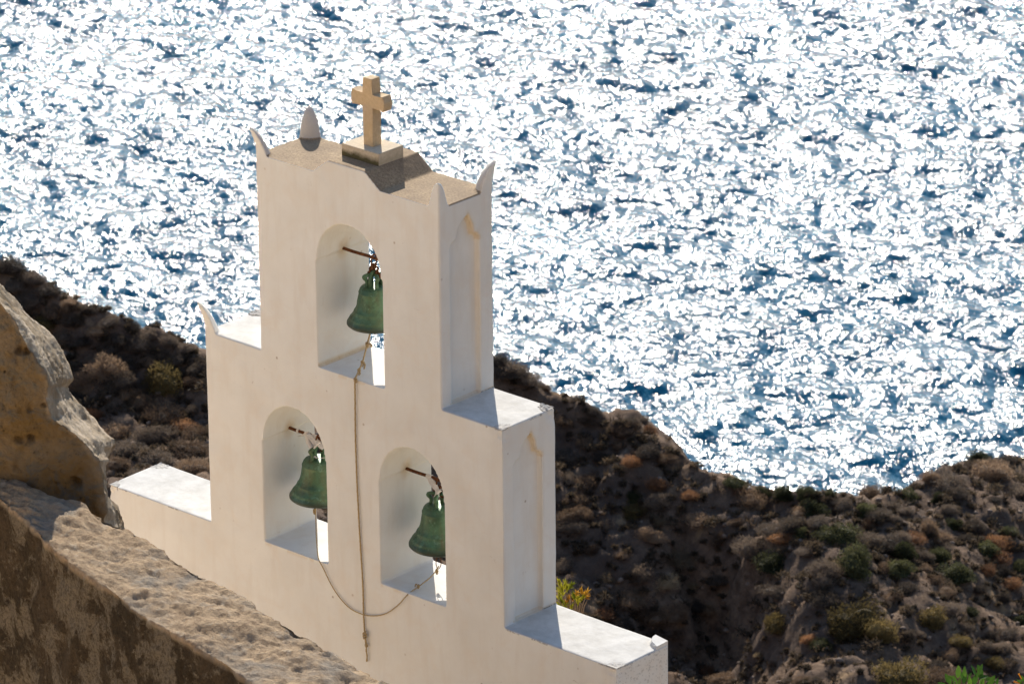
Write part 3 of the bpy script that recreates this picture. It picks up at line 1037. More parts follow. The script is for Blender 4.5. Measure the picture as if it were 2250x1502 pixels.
cloth('white ribbon with a small bow tied above the lower right bell',
      [([(942, 1046), (946, 1058), (953, 1068), (962, 1076), (968, 1075)], 0.038, 0.330, 0.5),
       ([(945, 1052), (955, 1063), (961, 1078), (960, 1088)], 0.040, 0.325, 0.4),
       ([(969, 1077), (960, 1085), (955, 1092), (959, 1095), (963, 1089), (958, 1085)], 0.020, 0.315, 0.3)],
      [(1.86, RODZ[2], 3)], 'white cloth ties on the lower bells')

def rope(name, label, px, r, wig=0.0):
    """px: list of (x, y, depth) picture positions on known depths of the wall"""
    P = spline([pxy(x, y, d) for x, y, d in px], 26 * len(px))
    bm = bmesh.new()
    tube(bm, P, r, 8)
    # a second strand wound round the first
    Q, ref = [], Vector((0, 1, 0))
    for i, p in enumerate(P):
        t = (P[min(i + 1, len(P) - 1)] - P[max(i - 1, 0)]).normalized()
        a = i * 0.9
        b = t.cross(ref).normalized()
        Q.append(p + (b * math.cos(a) + t.cross(b) * math.sin(a)) * r * 0.55)
    tube(bm, Q, r * 0.75, 6)
    return tag(link(name, bm_mesh(name, bm), M['rope']), label, 'rope', 'ropes of the bells')

def knot(bm, c, w, h, r, turns=5, seed=0):
    q = random.Random(seed)
    pts = []
    for i in range(turns * 12 + 1):
        a = 2 * math.pi * i / 12
        f = i / (turns * 12)
        ww = w * (0.55 + 0.45 * math.sin(math.pi * f))
        pts.append(Vector(c) + Vector((math.cos(a) * ww + q.uniform(-.1, .1) * w, math.sin(a) * ww * 0.8, (0.5 - f) * h + math.sin(a * 1.5) * h * 0.14)))
    tube(bm, spline(pts, len(pts) * 2), r, 7)

yf = -0.016
rp = rope('bell_rope', 'long beige rope hanging down the middle of the white wall', [(813, 733, .37), (808, 752, .33), (798, 790, .22), (792, 806, .14), (784, 824, .03), (780, 836, yf), (780, 870, yf), (781, 960, yf),
     (784, 1050, yf), (788, 1130, yf), (792, 1200, yf), (797, 1280, yf), (799, 1350, yf), (801, 1386, yf)], 0.0078)
bm = bmesh.new()
for c, w, h, s in (((801.5, 1395, yf - .012), .019, .072, 1), ((805, 1417, yf - .010), .012, .03, 2)):
    knot(bm, pxy(*c), w, h, 0.0065, 5, s)
for pts in ([(801, 1386), (803, 1410), (805, 1425), (806, 1440), (807, 1450)], [(803, 1400), (806, 1416), (804, 1428), (807, 1438), (805, 1450)], [(807, 1450), (806, 1452), (805, 1450)]):
    tube(bm, spline([pxy(x, y, yf - .004) for x, y in pts], 20), 0.0058, 7)
o = link('end_knot', bm_mesh('end_knot', bm), M['rope'], rp)
bm = bmesh.new()
for c, w, h, s in (((807, 756, .32), .016, .05, 3), ((797, 797, .20), .017, .055, 4), ((789, 815, .09), .014, .06, 5), ((781, 834, yf), .015, .05, 6)):
    knot(bm, pxy(*c), w, h, 0.0062, 4, s)
for pts in ([(798, 795), (802, 801), (800, 810)], [(807, 755), (816, 757), (815, 762)]):
    tube(bm, spline([pxy(x, y, .2 if y > 780 else .31) for x, y in pts], 10), 0.008, 7)
link('knot', bm_mesh('knot', bm), M['rope'], rp)
r2 = rope('bell_rope', 'thin rope looping across the wall between the two lower bells', [(694, 1112, .36), (694, 1135, .34), (695, 1175, .24), (698, 1215, .08), (702, 1232, yf), (710, 1247, yf), (728, 1284, yf), (748, 1314, yf), (770, 1336, yf),
     (795, 1348, yf - .004), (820, 1352, yf), (848, 1347, yf), (875, 1328, yf), (892, 1309, yf), (906, 1297, .06), (922, 1286, .14), (945, 1268, .24), (958, 1253, .32), (964, 1243, .36)], 0.0052)
bm = bmesh.new()
knot(bm, pxy(919, 1287, .13), .014, .03, 0.005, 4, 7)
tube(bm, spline([pxy(919, 1287, .13), pxy(914, 1282, .12), pxy(912, 1288, .12)], 8), 0.006, 6)
knot(bm, pxy(960, 1254, .33), .012, .05, 0.006, 4, 8)
knot(bm, pxy(691, 1122, .35), .012, .05, 0.006, 4, 9)
link('knot', bm_mesh('knot', bm), M['rope'], r2)
bm = bmesh.new()
tube(bm, spline([pxy(x, y, .36) for x, y in ((962, 1218), (958, 1236), (962, 1249), (968, 1243), (969, 1230), (965, 1217))], 26), 0.0042, 7)
tag(link('wire_loop', bm_mesh('wire_loop', bm), M['rust']), 'rusty wire loop under the lower right bell', 'wire')

# ---------------------------------------------------------------- ruined wall in the foreground
def resample(P, n):
    P = np.array(P, float)
    s = np.r_[0, np.cumsum(np.hypot(*np.diff(P[:, :2], axis=0).T))]
    t = np.linspace(0, s[-1], n)
    return np.stack([np.interp(t, s, P[:, k]) for k in range(P.shape[1])], -1)
WZ = -1.411
near_px = [(-260, 945), (-120, 1030), (0, 1100), (63, 1147), (98, 1192), (149, 1234), (242, 1296), (309, 1347), (393, 1400), (486, 1456), (550, 1501), (700, 1600), (900, 1732)]
far_px = [(-260, 870), (-120, 955), (0, 1030), (101, 1088), (180, 1112), (233, 1143), (281, 1164), (365, 1218), (441, 1261), (529, 1311), (619, 1371), (722, 1431), (829, 1497), (980, 1590), (1180, 1712)]
NSEG = 420
Nn = resample([on_plane(x, y, 2, WZ)[:2] for x, y in near_px], NSEG)
Ff = resample([on_plane(x, y, 2, WZ)[:2] for x, y in far_px], NSEG)
ruin = thing('ruined_stone_wall', 'weathered sandy rubble wall ruin rising at the lower left corner', 'ruined wall', tuple(np.r_[(Nn[200] + Ff[200]) / 2, WZ - 3.4]))
rows, painted_lighting = [], []
axd = (Nn - Ff)
axd = axd / np.linalg.norm(axd, axis=1)[:, None]
for k in range(14):                                       # far face, bottom to top
    f = k / 14
    rows.append(np.c_[Ff - axd * 0.10 * (1 - f), np.full(NSEG, WZ - 3.4 * (1 - f))])
    painted_lighting.append(0.0)
for k in range(40):
    f = k / 39
    rows.append(np.c_[Ff * (1 - f) + Nn * f, np.full(NSEG, WZ + 0.03 * math.sin(math.pi * f))])
    painted_lighting.append(0.0)
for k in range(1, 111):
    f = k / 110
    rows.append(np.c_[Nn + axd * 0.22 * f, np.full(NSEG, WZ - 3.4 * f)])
    painted_lighting.append(min(1.0, k / 2.0))
G = np.stack(rows, 0)                                     # (profile, along, 3)
P = G.reshape(-1, 3)
prof_n = len(rows)
d1 = np.gradient(G, axis=0)
d2 = np.gradient(G, axis=1)
N = np.cross(d2, d1).reshape(-1, 3)
N = N / (np.linalg.norm(N, axis=1)[:, None] + 1e-9)
if N[(14 + 20) * NSEG + 200][2] < 0:
    N = -N
along = np.broadcast_to(np.linspace(0, 1, NSEG)[None, :], (prof_n, NSEG)).ravel()
Pa = np.stack([P @ np.r_[axd[200], 0] * 2.2, P @ np.r_[-axd[200][1], axd[200][0], 0], P[:, 2]], -1)
rough = 0.045 * fbm(P * 2.2, 4, 61) + 0.034 * fbm(Pa * 4.2, 5, 63, 0.55) - 0.022 * np.clip(1 - 5 * np.abs(fbm(Pa * 3.2, 4, 65)), 0, 1)
rough += 0.007 * fbm(P * 24, 3, 67, 0.6)
cr_ = np.repeat(np.array(painted_lighting), NSEG)
P = P + N * (rough * np.where(cr_ > 0.5, 0.95, 1.0))[:, None]
P[:, 2] += np.where(cr_ < 0.5, 0.05 * fbm(P * 0.9, 3, 69), 0)
me = np_mesh('low_wall', P - np.array(ruin.location), grid_faces(prof_n, NSEG))
a = me.attributes.new('painted_lighting', 'FLOAT', 'POINT')
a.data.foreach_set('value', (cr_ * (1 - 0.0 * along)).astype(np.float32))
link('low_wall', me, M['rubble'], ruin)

# the taller stump of wall that stands on its far end
bs = [(560, -45), (600, -22), (628, 0), (649, 18), (674, 42), (688, 58), (702, 76), (722, 100), (738, 118), (756, 130), (774, 140), (792, 148), (814, 155), (832, 158), (843, 150), (850, 145),
      (858, 148), (876, 160), (894, 186), (922, 210), (943, 233), (962, 252), (980, 256), (992, 248), (1011, 245), (1022, 232), (1036, 230), (1060, 235), (1090, 242), (1111, 259), (1137, 268), (1165, 277), (1260, 300)]
fs = [(560, -110), (628, -60), (662, 0), (700, 30), (740, 52), (780, 74), (820, 96), (845, 108), (875, 104), (918, 114), (939, 145), (969, 186), (992, 200), (1009, 214), (1036, 219), (1102, 226), (1125, 233), (1141, 229), (1165, 235), (1260, 250)]
ys = np.linspace(560, 1250, 300)
xb = np.interp(ys, [b[0] for b in bs], [b[1] for b in bs])
xf = np.interp(ys, [b[0] for b in fs], [b[1] for b in fs])
VF, VB = 46.75, 48.4
rows, painted_lighting = [], []
for k in range(110):                                       # front face from the left to its broken edge
    f = k / 109
    rows.append([at_v(-320 + (x + 320) * f, y, VF + 0.10 * (1 - f)) for x, y in zip(xf, ys)])
    painted_lighting.append(max(0.0, (f - 0.97) / 0.03) * 0.6)
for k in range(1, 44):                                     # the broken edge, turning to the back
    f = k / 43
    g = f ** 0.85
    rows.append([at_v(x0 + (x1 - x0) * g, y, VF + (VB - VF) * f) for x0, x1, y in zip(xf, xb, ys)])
    painted_lighting.append(1.0)
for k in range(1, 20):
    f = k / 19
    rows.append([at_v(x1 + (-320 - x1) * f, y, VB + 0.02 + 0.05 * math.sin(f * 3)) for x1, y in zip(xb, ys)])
    painted_lighting.append(0.6)
G = np.array(rows)
P = G.reshape(-1, 3)
d1 = np.gradient(G, axis=0)
d2 = np.gradient(G, axis=1)
N = np.cross(d1, d2).reshape(-1, 3)
N = N / (np.linalg.norm(N, axis=1)[:, None] + 1e-9)
if N[60 * 300 + 150] @ HV > 0:
    N = -N
cr_ = np.repeat(np.array(painted_lighting), 300)
rough = 0.05 * fbm(P * 2.5, 4, 71) + 0.034 * fbm(P * 6, 5, 73, 0.58) + 0.011 * fbm(P * 24, 3, 75, 0.6)
rough -= 0.02 * np.clip(1 - 6 * np.abs(fbm(P * 1.7, 3, 78)), 0, 1)
pits = np.clip(fbm(P * 7, 2, 79) - 0.42, 0, 1) * 0.30
P = P + N * (rough - pits * (cr_ < 0.3))[:, None]
me = np_mesh('wall_stump', P - np.array(ruin.location), grid_faces(len(rows), 300)[:, ::-1])
a = me.attributes.new('painted_lighting', 'FLOAT', 'POINT')
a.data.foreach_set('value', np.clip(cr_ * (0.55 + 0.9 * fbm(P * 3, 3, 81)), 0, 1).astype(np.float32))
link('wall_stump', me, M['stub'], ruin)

# ---------------------------------------------------------------- shrubs
def shrub_mesh(kind, seed):
    q = np.random.default_rng(seed)
    spec = dict(brown=(2800, .17, .011, .66), rust=(2400, .14, .012, .64), dark=(2800, .15, .013, .66), straw=(2200, .24, .008, .5),
                green=(2400, .085, .028, .72), olive=(2800, .11, .018, .7))[kind]
    n, ln, wd, core = spec
    lob = q.normal(size=(9, 3))
    lob[:, 2] = np.abs(lob[:, 2]) * 0.8
    lob /= np.linalg.norm(lob, axis=1)[:, None]
    la = q.uniform(-0.30, 0.38, 9)
    def radius(dv):
        r = np.full(len(dv), 0.80)
        for l, a in zip(lob, la):
            r += a * np.exp(-((1 - dv @ l) / 0.16))
        return np.clip(r + 0.26 * fbm(dv * 2.4 + seed, 3, seed), 0.35, 1.4)
    V, F = [], []
    # inner twig mass
    bm = bmesh.new()
    bmesh.ops.create_icosphere(bm, subdivisions=3, radius=1.0)
    dv = np.array([v.co[:] for v in bm.verts])
    dv /= np.linalg.norm(dv, axis=1)[:, None]
    cv = dv * (radius(dv) * core + 0.10 * fbm(dv * 6, 2, seed + 3))[:, None]
    cv[:, 2] = np.where(cv[:, 2] < 0, cv[:, 2] * 0.3, cv[:, 2] * 0.92)
    cf = [[v.index for v in f.verts] for f in bm.faces]
    bm.free()
    # outer sprays
    d = q.normal(size=(n, 3))
    d[:, 2] = np.abs(d[:, 2]) - 0.08
    d /= np.linalg.norm(d, axis=1)[:, None]
    rad = radius(d) * q.uniform(core * 0.92, 1.02, n)
    c = d * rad[:, None]
    ax = d + q.normal(size=(n, 3)) * (0.55 if kind != 'green' else 0.9) + np.array([0, 0, 0.35])
    ax /= np.linalg.norm(ax, axis=1)[:, None]
    sd = np.cross(ax, q.normal(size=(n, 3)))
    sd /= np.linalg.norm(sd, axis=1)[:, None]
    L = ln * q.uniform(0.5, 1.3, n)[:, None]
    W = wd * q.uniform(0.6, 1.4, n)[:, None]
    a0 = c - ax * L * 0.5
    tips = [a0, c + sd * W, c + ax * L * 0.6, c - sd * W]
    LVt = np.stack(tips, 1).reshape(-1, 3)
    nb = len(cv)
    V = np.r_[cv, LVt] * 0.58
    lfq = (np.arange(n)[:, None] * 4 + np.arange(4)[None, :]) + nb
    me = bpy.data.meshes.new('shrub_' + kind)
    me.from_pydata(V.tolist(), [], cf + lfq.tolist())
    me.update()
    return me

LEAFM = dict(brown=m_leaf('dry_brown_twigs', (0.13, 0.085, 0.055), (0.34, 0.23, 0.145)),
             rust=m_leaf('rusty_dry_twigs', (0.17, 0.085, 0.045), (0.40, 0.21, 0.10)),
             dark=m_leaf('dark_grey_twigs', (0.075, 0.058, 0.045), (0.22, 0.165, 0.12)),
             straw=m_leaf('straw_coloured_twigs', (0.20, 0.145, 0.09), (0.46, 0.34, 0.20)),
             green=m_leaf('grey_green_leaves', (0.04, 0.042, 0.019), (0.125, 0.122, 0.052)),
             olive=m_leaf('olive_brown_leaves', (0.085, 0.064, 0.026), (0.23, 0.165, 0.064)))
PROTO = {}
for ki, k in enumerate(LEAFM):
    PROTO[k] = []
    for s in range(3):
        me = shrub_mesh(k, ki * 10 + s + 1)
        me.materials.append(LEAFM[k])
        PROTO[k].append(me)

K = dict(g='green', b='brown', r='rust', k='dark', s='straw', o='olive')
SH = '''
1615 1070 40 g|1628 1079 28 r|1670 1092 45 g|1661 1114 60 b|1725 1102 46 g|1758 1090 26 g|1782 1086 32 g|1790 1126 52 g|1823 1094 28 g|1762 1130 42 b
1853 1110 34 k|1829 1112 22 k|1823 1132 20 k|1894 1130 40 g|1910 1090 50 b|1620 1148 27 b|1655 1218 62 k|1700 1168 46 k|1741 1164 56 k|1797 1148 36 k
1838 1186 60 g|1806 1164 22 g|1883 1242 72 g|1713 1196 50 r|1708 1250 66 g|1764 1178 34 g|1769 1218 30 k|1816 1258 58 k|1846 1248 38 s|1887 1168 30 b
1905 1155 30 r|1989 1105 44 g|2008 1096 16 g|2062 1099 34 g|2080 1074 72 k|2046 1062 42 b|2105 1094 38 k|2155 1014 40 g|2178 1036 62 b|2209 1018 36 k
2240 1092 64 k|2185 1098 24 k|2082 1124 28 k|1934 1137 40 k|1958 1118 30 k|1915 1154 38 b|1991 1127 32 k|1969 1144 20 k|2042 1163 46 b|2097 1161 42 g
2120 1155 16 k|2142 1150 22 k|2146 1165 36 k|2008 1185 48 r|2118 1187 28 k|2146 1183 18 k|2209 1176 36 g|2180 1195 56 r|2215 1192 30 k|1915 1194 45 k
1939 1202 48 k|1982 1192 36 k|1982 1226 42 g|1976 1258 50 g|1939 1252 30 b|2028 1224 38 k|2032 1252 30 b|2064 1240 40 g|2107 1278 64 g|2066 1193 40 b
2079 1212 35 k|2168 1209 56 g|2240 1252 40 g|2187 1237 50 r|2168 1260 40 r|2200 1260 34 k|1713 1305 50 k|1669 1300 22 b|1771 1300 22 k|1812 1277 56 k
1850 1262 36 s|1825 1327 50 k|1797 1335 24 k|1707 1382 66 o|1872 1392 88 o|1810 1419 46 g|1776 1413 30 r|1699 1466 30 b|1906 1338 34 k|1735 1498 26 k
1765 1498 38 b|1793 1498 24 k|1833 1485 30 k|1666 1457 18 s|1936 1402 64 o|2001 1297 46 k|1962 1312 42 b|2054 1282 40 b|2150 1301 26 k|2080 1307 38 b
2084 1338 42 k|2043 1374 54 o|2131 1350 32 g|2122 1382 26 k|2112 1412 46 o|1998 1402 24 k|2024 1402 22 k|2086 1447 36 b|2060 1462 28 k|2178 1400 26 k
2155 1412 18 b|2219 1395 34 k|2172 1434 36 k|2208 1432 36 k|2185 1459 42 o|2215 1470 42 k|1970 1504 94 o|2069 1500 62 b|2244 1363 28 g|2204 1320 30 k
2219 1284 42 r|1115 822 60 k|1095 806 40 k|1135 806 36 k|1160 850 50 k|1182 830 26 k|1196 858 32 b|1262 884 22 k|1303 908 30 k|1290 930 32 b
1390 940 36 k|1362 957 44 b|1412 926 28 k|1425 950 36 r|1404 998 38 b|1430 998 42 k|1290 975 42 b|1360 988 28 b|1390 1020 36 r|1299 1062 52 b
1252 1062 38 k|1462 1025 32 b|1446 1078 42 r|1385 1097 42 g|1266 1102 46 b|1516 1090 32 r|1265 1134 48 b|1388 1130 50 o|1449 1112 46 k|1449 1148 38 s
1253 1162 46 k|1428 1187 52 b|1485 1228 80 s|1343 1272 36 s|1364 1228 26 b|1407 1272 52 k|1461 1292 52 s|1521 1302 32 s|1533 1148 42 b|1389 1323 62 b
1407 1353 52 b|1443 1362 42 b|1485 1366 52 b|1527 1342 36 k|1551 1357 38 b|1485 1396 28 b|1319 1359 52 r|1364 1377 38 k|1497 1440 42 b|1551 1480 52 r
1509 1486 32 b|1596 1502 52 b|1581 1282 38 k|1240 930 40 b|1240 1010 44 k|1330 1170 36 k|1300 1220 34 b|1240 1260 44 k|1580 1190 34 b|1320 1010 36 k
234 830 76 b|205 802 46 k|257 814 56 k|169 822 30 k|186 854 60 b|266 844 62 k|316 858 42 k|361 854 96 o|426 848 38 b|281 884 50 b
316 899 52 b|339 929 64 b|380 914 56 b|426 910 24 k|410 942 66 r|432 962 62 b|242 902 24 k|264 954 66 b|331 966 56 k|419 996 64 b
380 966 20 k|285 996 62 k|341 1014 62 k|421 1042 72 b|264 1032 52 b|167 884 42 k|208 918 42 r|445 806 26 k|423 826 26 k|300 1050 40 k
20 600 46 k|75 622 40 k|112 640 34 k|150 668 30 b|195 690 32 k|240 712 34 k|290 722 30 k|330 742 32 k|372 752 34 k|408 772 36 k
440 796 34 k|60 668 48 k|30 640 44 k|118 700 44 b|95 730 40 o|165 712 40 k|210 732 40 b|140 752 42 k|255 748 40 k|300 768 44 k
350 782 40 k|395 800 38 k|185 760 36 k|235 775 40 k|70 700 34 b|430 818 30 k|330 806 34 b|280 792 36 k|385 828 30 k|150 690 28 b
'''
SH = [t.split() for t in SH.replace('\n', '|').split('|') if t.strip()]
ORD = ['first', 'second', 'third', 'fourth', 'fifth', 'sixth', 'seventh', 'eighth', 'ninth', 'tenth', 'eleventh', 'twelfth',
       'thirteenth', 'fourteenth', 'fifteenth', 'sixteenth', 'seventeenth', 'eighteenth', 'nineteenth', 'twentieth',
       'twenty-first', 'twenty-second', 'twenty-third', 'twenty-fourth', 'twenty-fifth', 'twenty-sixth', 'twenty-seventh']
def region(x, y):
    if x < 470:
        return 'on the dark ridge left of the tower' if y < 780 + (x - 200) * 0.25 else 'on the stony shelf left of the tower'
    if x < 1570:
        return 'on the shaded slope right of the tower' if y < 1310 else 'in front of the ravine beside the tower'
    if y < 1105 and not (x < 1890 and y > 1130):
        return 'along the right-hand crest below the sea'
    return 'high on the right-hand slope' if y < 1215 else ('halfway down the right-hand slope' if y < 1330 else 'at the foot of the right-hand slope')
ADJ = dict(green='grey-green leafy', brown='brown twiggy', rust='rust-coloured dry', dark='dark grey-brown', straw='straw-coloured wispy', olive='olive-brown domed')
items = []
for x, y, w, k in SH:
    x, y, w = float(x), float(y), float(w)
    h = hit(x, y)
    if h is None:
        h = hit(x, y + 14)
    if h is None:
        continue
    size = 'small' if w < 30 else ('large' if w > 55 else 'medium')
    items.append((x, y, w, K[k], h, region(x, y), size))
buckets = {}
for it in items:
    buckets.setdefault((it[3], it[5], it[6]), []).append(it)
shrub_pts = []
for (k, reg, size), lst in buckets.items():
    lst.sort(key=lambda i: i[0])
    for n, (x, y, w, _, (u, v), _, _) in enumerate(lst):
        wid = w * v / FPX / math.cos(PITCH) * 1.32
        P = uvz(u, v, h_at(u, v))
        o = bpy.data.objects.new('shrub', PROTO[k][rng.randrange(3)])
        COL.objects.link(o)
        o.location = P - np.array([0, 0, 0.05 * wid])
        tall = dict(brown=.82, rust=.75, dark=.85, straw=.8, green=1.0, olive=.9)[k]
        o.scale = (wid * rng.uniform(.85, 1.25), wid * rng.uniform(.75, 1.3), wid * tall * rng.uniform(.7, 1.15))
        o.rotation_euler = (rng.uniform(-.12, .12), rng.uniform(-.12, .12), rng.uniform(0, 6.28))
        if len(lst) == 1:
            lab = f'{size} {ADJ[k]} shrub {reg}'
        else:
            lab = f'{size} {ADJ[k]} shrub {reg}, {ORD[min(n, 26)]} such from left'
        tag(o, lab, 'shrub', 'shrubs on the hillside')
        shrub_pts.append((u, v, wid))

# low dry tufts and loose stones between the shrubs: nobody could count them
def scatter(n, seed):
    q = np.random.default_rng(seed)
    out = []
    while len(out) < n:
        u, v = q.uniform(-24, 28), q.uniform(127, 153)
        if v < np.interp(u, cr[:, 0], cr[:, 1]) + 0.3:
            out.append((u, v))
    return out, q
pts, q = scatter(8500, 90)
VT, FT = [], []
for u, v in pts:
    P = uvz(u, v, h_at(u, v))
    s = q.uniform(0.05, 0.20)
    for b in range(12):
        a = q.uniform(0, 6.28)
        d = np.array([math.cos(a), math.sin(a), q.uniform(0.4, 1.6)])
        d /= np.linalg.norm(d)
        sd = np.array([-math.sin(a), math.cos(a), 0]) * s * 0.16
        base = P + np.array([math.cos(a), math.sin(a), 0]) * s * 0.3 * q.uniform(0, 1.5)
        i = len(VT)
        VT += [base - sd, base + sd, base + d * s * q.uniform(0.5, 1.2)]
        FT.append((i, i + 1, i + 2))
tf = link('dry_tufts', np_mesh('dry_tufts', VT, FT, False), m_leaf('dry_ground_tufts', (0.08, 0.055, 0.036), (0.26, 0.175, 0.10)))
tf['kind'] = 'stuff'
tag(tf, 'low dry brown tufts scattered between the shrubs on the hillside', 'dry grass')
# low scrub that knits the single shrubs into clumps
pts, q = scatter(1700, 92)
cl = []
for u, v, w in shrub_pts:
    for k in range(3):
        a = q.uniform(0, 6.28)
        cl.append((u + math.cos(a) * w * 0.75, v + math.sin(a) * w * 0.9, w * q.uniform(0.22, 0.5)))
cl += [(u, v, q.uniform(0.12, 0.34)) for u, v in pts]
VT = []
for u, v, w in cl:
    if v > np.interp(u, cr[:, 0], cr[:, 1]) + 0.4:
        continue
    n = 64
    d = q.normal(size=(n, 3))
    d[:, 2] = np.abs(d[:, 2])
    d /= np.linalg.norm(d, axis=1)[:, None]
    c = d * (w * 0.5 * q.uniform(0.45, 1.05, (n, 1))) * np.array([q.uniform(.8, 1.5), q.uniform(.8, 1.5), q.uniform(.6, 1.2)])
    ax = d + q.normal(size=(n, 3)) * 0.7
    ax /= np.linalg.norm(ax, axis=1)[:, None]
    sd = np.cross(ax, q.normal(size=(n, 3)))
    sd /= np.linalg.norm(sd, axis=1)[:, None]
    L = 0.055 + 0.05 * q.random((n, 1))
    W = 0.012 + 0.012 * q.random((n, 1))
    VT.append((np.stack([c - ax * L, c + sd * W, c + ax * L, c - sd * W], 1) + uvz(u, v, h_at(u, v))).reshape(-1, 3))
VT = np.concatenate(VT)
sb = link('low_scrub', np_mesh('low_scrub', VT, np.arange(len(VT)).reshape(-1, 4), False), m_leaf('mixed_dry_scrub', (0.06, 0.046, 0.032), (0.27, 0.185, 0.11)))
sb['kind'] = 'stuff'
tag(sb, 'low dry scrub knitting the shrubs of the hillside together', 'scrub')
pts, q = scatter(7500, 91)
ico = bmesh.new()
bmesh.ops.create_icosphere(ico, subdivisions=1, radius=1.0)
iv = np.array([v.co[:] for v in ico.verts])
ifc = np.array([[v.index for v in f.verts] for f in ico.faces])
ico.free()
VT, FT = [], []
for n, (u, v) in enumerate(pts):
    s = 0.018 + 0.085 * q.random() ** 7
    P = uvz(u, v, h_at(u, v) + s * 0.25)
    g = iv * (1 + 0.35 * q.uniform(-1, 1, (len(iv), 1))) * s * np.array([q.uniform(.8, 1.5), q.uniform(.8, 1.5), q.uniform(.5, .9)])
    VT.append(g + P)
    FT.append(ifc + n * len(iv))
sto = link('loose_stones', np_mesh('loose_stones', np.concatenate(VT), np.concatenate(FT), False), M['stone'])
sto['kind'] = 'stuff'
tag(sto, 'loose dark and pale stones strewn over the hillside', 'stones')

# ---------------------------------------------------------------- plants near the tower
def leaf_mesh(L, W, bend, fold=0.25, n=8):
    V, F = [], []
    for i in range(n + 1):
        t = i / n
        w = W * (math.sin(math.pi * min(1, t * 0.92 + 0.06)) ** 0.8) * (1 - 0.25 * t) if 0 < i < n else W * 0.03
        x = L * t
        z = -bend * L * t * t
        V += [(x, -w, z + fold * w), (x, 0, z), (x, w, z + fold * w)]
    for i in range(n):
        for k in (0, 1):
            F.append((i * 3 + k, i * 3 + k + 1, i * 3 + k + 4, i * 3 + k + 3))
    me = bpy.data.meshes.new('leaf')
    me.from_pydata(V, [], F)
    for p in me.polygons:
        p.use_smooth = True
    return me
gl = m_leaf('bright_green_leaf', (0.04, 0.10, 0.014), (0.10, 0.19, 0.025), 0.4)
gl.node_tree.nodes['Principled BSDF'].inputs['Roughness'].default_value = 0.35
leaves = [leaf_mesh(.125, .030, .15), leaf_mesh(.105, .024, .3), leaf_mesh(.13, .033, .05), leaf_mesh(.07, .016, .2)]
for m_ in leaves:
    m_.materials.append(gl)

def stand(label, name, px, py, v, cat):
    """a plant whose crown shows at (px, py); it stands on the ground below"""
    P = at_v(px, py, v)
    gz = CAM[2] - 1.9 - 0.485 * v - 0.4
    t = thing(name, label, cat, (P[0], P[1], gz))
    return t, P, Vector((P[0], P[1], gz))
t, P, base = stand('bright green broad-leaved shrub tip at the bottom right edge of the picture', 'leafy_shrub', 2135, 1502, 50.0, 'shrub')
twigs = [(2098, 1496), (2112, 1490), (2128, 1488), (2150, 1488), (2165, 1490), (2140, 1500)]
bm = bmesh.new()
for x, y in twigs:
    q2 = Vector(at_v(x, y, 50.0 + rng.uniform(-.15, .15))) - base
    tube(bm, spline([(0, 0, 0), (rng.uniform(-.1, .1), rng.uniform(-.1, .1), q2.z * .5), tuple(q2 * .85 + Vector((0, 0, q2.z * .05))), tuple(q2)], 20), [.022 - .0009 * i for i in range(20)], 6)
link('stem', bm_mesh('stem', bm), M['bark'], t)
LF = [(2104, 1489, 84, 2), (2096, 1490, 150, 3), (2100, 1492, 165, 1), (2112, 1490, 80, 3), (2121, 1486, 100, 1), (2118, 1492, 60, 3), (2128, 1490, 70, 3), (2135, 1497, 35, 2), (2142, 1482, 100, 1),
      (2150, 1484, 75, 0), (2158, 1486, 110, 2), (2164, 1493, 8, 0), (2150, 1490, 25, 1), (2126, 1496, 130, 1), (2140, 1502, 75, 0), (2090, 1502, 120, 0), (2106, 1502, 60, 1), (2118, 1502, 95, 0), (2152, 1500, 40, 1), (2166, 1502, 20, 1),
      (2172, 1506, 60, 0), (2100, 1510, 100, 2), (2130, 1512, 90, 2), (2155, 1514, 80, 2), (2085, 1512, 150, 0)]
for x, y, ang, kind in LF:
    p = Vector(at_v(x, y, 50.0 + rng.uniform(-.12, .12))) - base
    o = link('leaf', leaves[kind], None, t, p)
    a = math.radians(ang)
    d = Vector(RT) * math.cos(a) + Vector(UP) * math.sin(a) + Vector(FW) * rng.uniform(-.35, .35)
    d.normalize()
    nrm = (-Vector(FW) * 0.8 + Vector(UP) * rng.uniform(-.3, .8) + Vector(RT) * rng.uniform(-.7, .7))
    y_ = nrm.cross(d).normalized()
    z_ = d.cross(y_)
    o.rotation_euler = Matrix((d, y_, z_)).transposed().to_euler()
# yellow flowers at the very edge
t, P, base = stand('twig with yellow-orange tubular flowers at the bottom right corner', 'flowering_shrub', 2246, 1500, 50.0, 'shrub')
bm = bmesh.new()
q2 = Vector(at_v(2247, 1496, 50)) - base
tube(bm, spline([(0, 0, 0), (.1, .05, q2.z * .5), tuple(q2)], 20), [.018 - .0006 * i for i in range(20)], 6)
link('stem', bm_mesh('stem', bm), M['bark'], t)
bm = bmesh.new()
lathe(bm, [(.001, 0), (.004, .002), (.006, .02), (.0065, .045), (.0085, .054), (.0105, .062), (.007, .062), (.004, .05)], 10)
fl = bm_mesh('flower', bm)
fl.materials.append(m_leaf('yellow_orange_petal', (0.75, 0.33, 0.02), (0.85, 0.45, 0.04), 0.4))
for x, y, ang in ((2245, 1491, 118), (2241, 1500, 163), (2252, 1492, 80), (2250, 1503, 20), (2243, 1508, 200), (2256, 1498, 40)):
    o = link('flower', fl, None, t, Vector(at_v(x, y, 50)) - base)
    a = math.radians(ang)
    d = Vector(RT) * math.cos(a) + Vector(UP) * math.sin(a)
    o.rotation_euler = d.to_track_quat('Z', 'Y').to_euler()
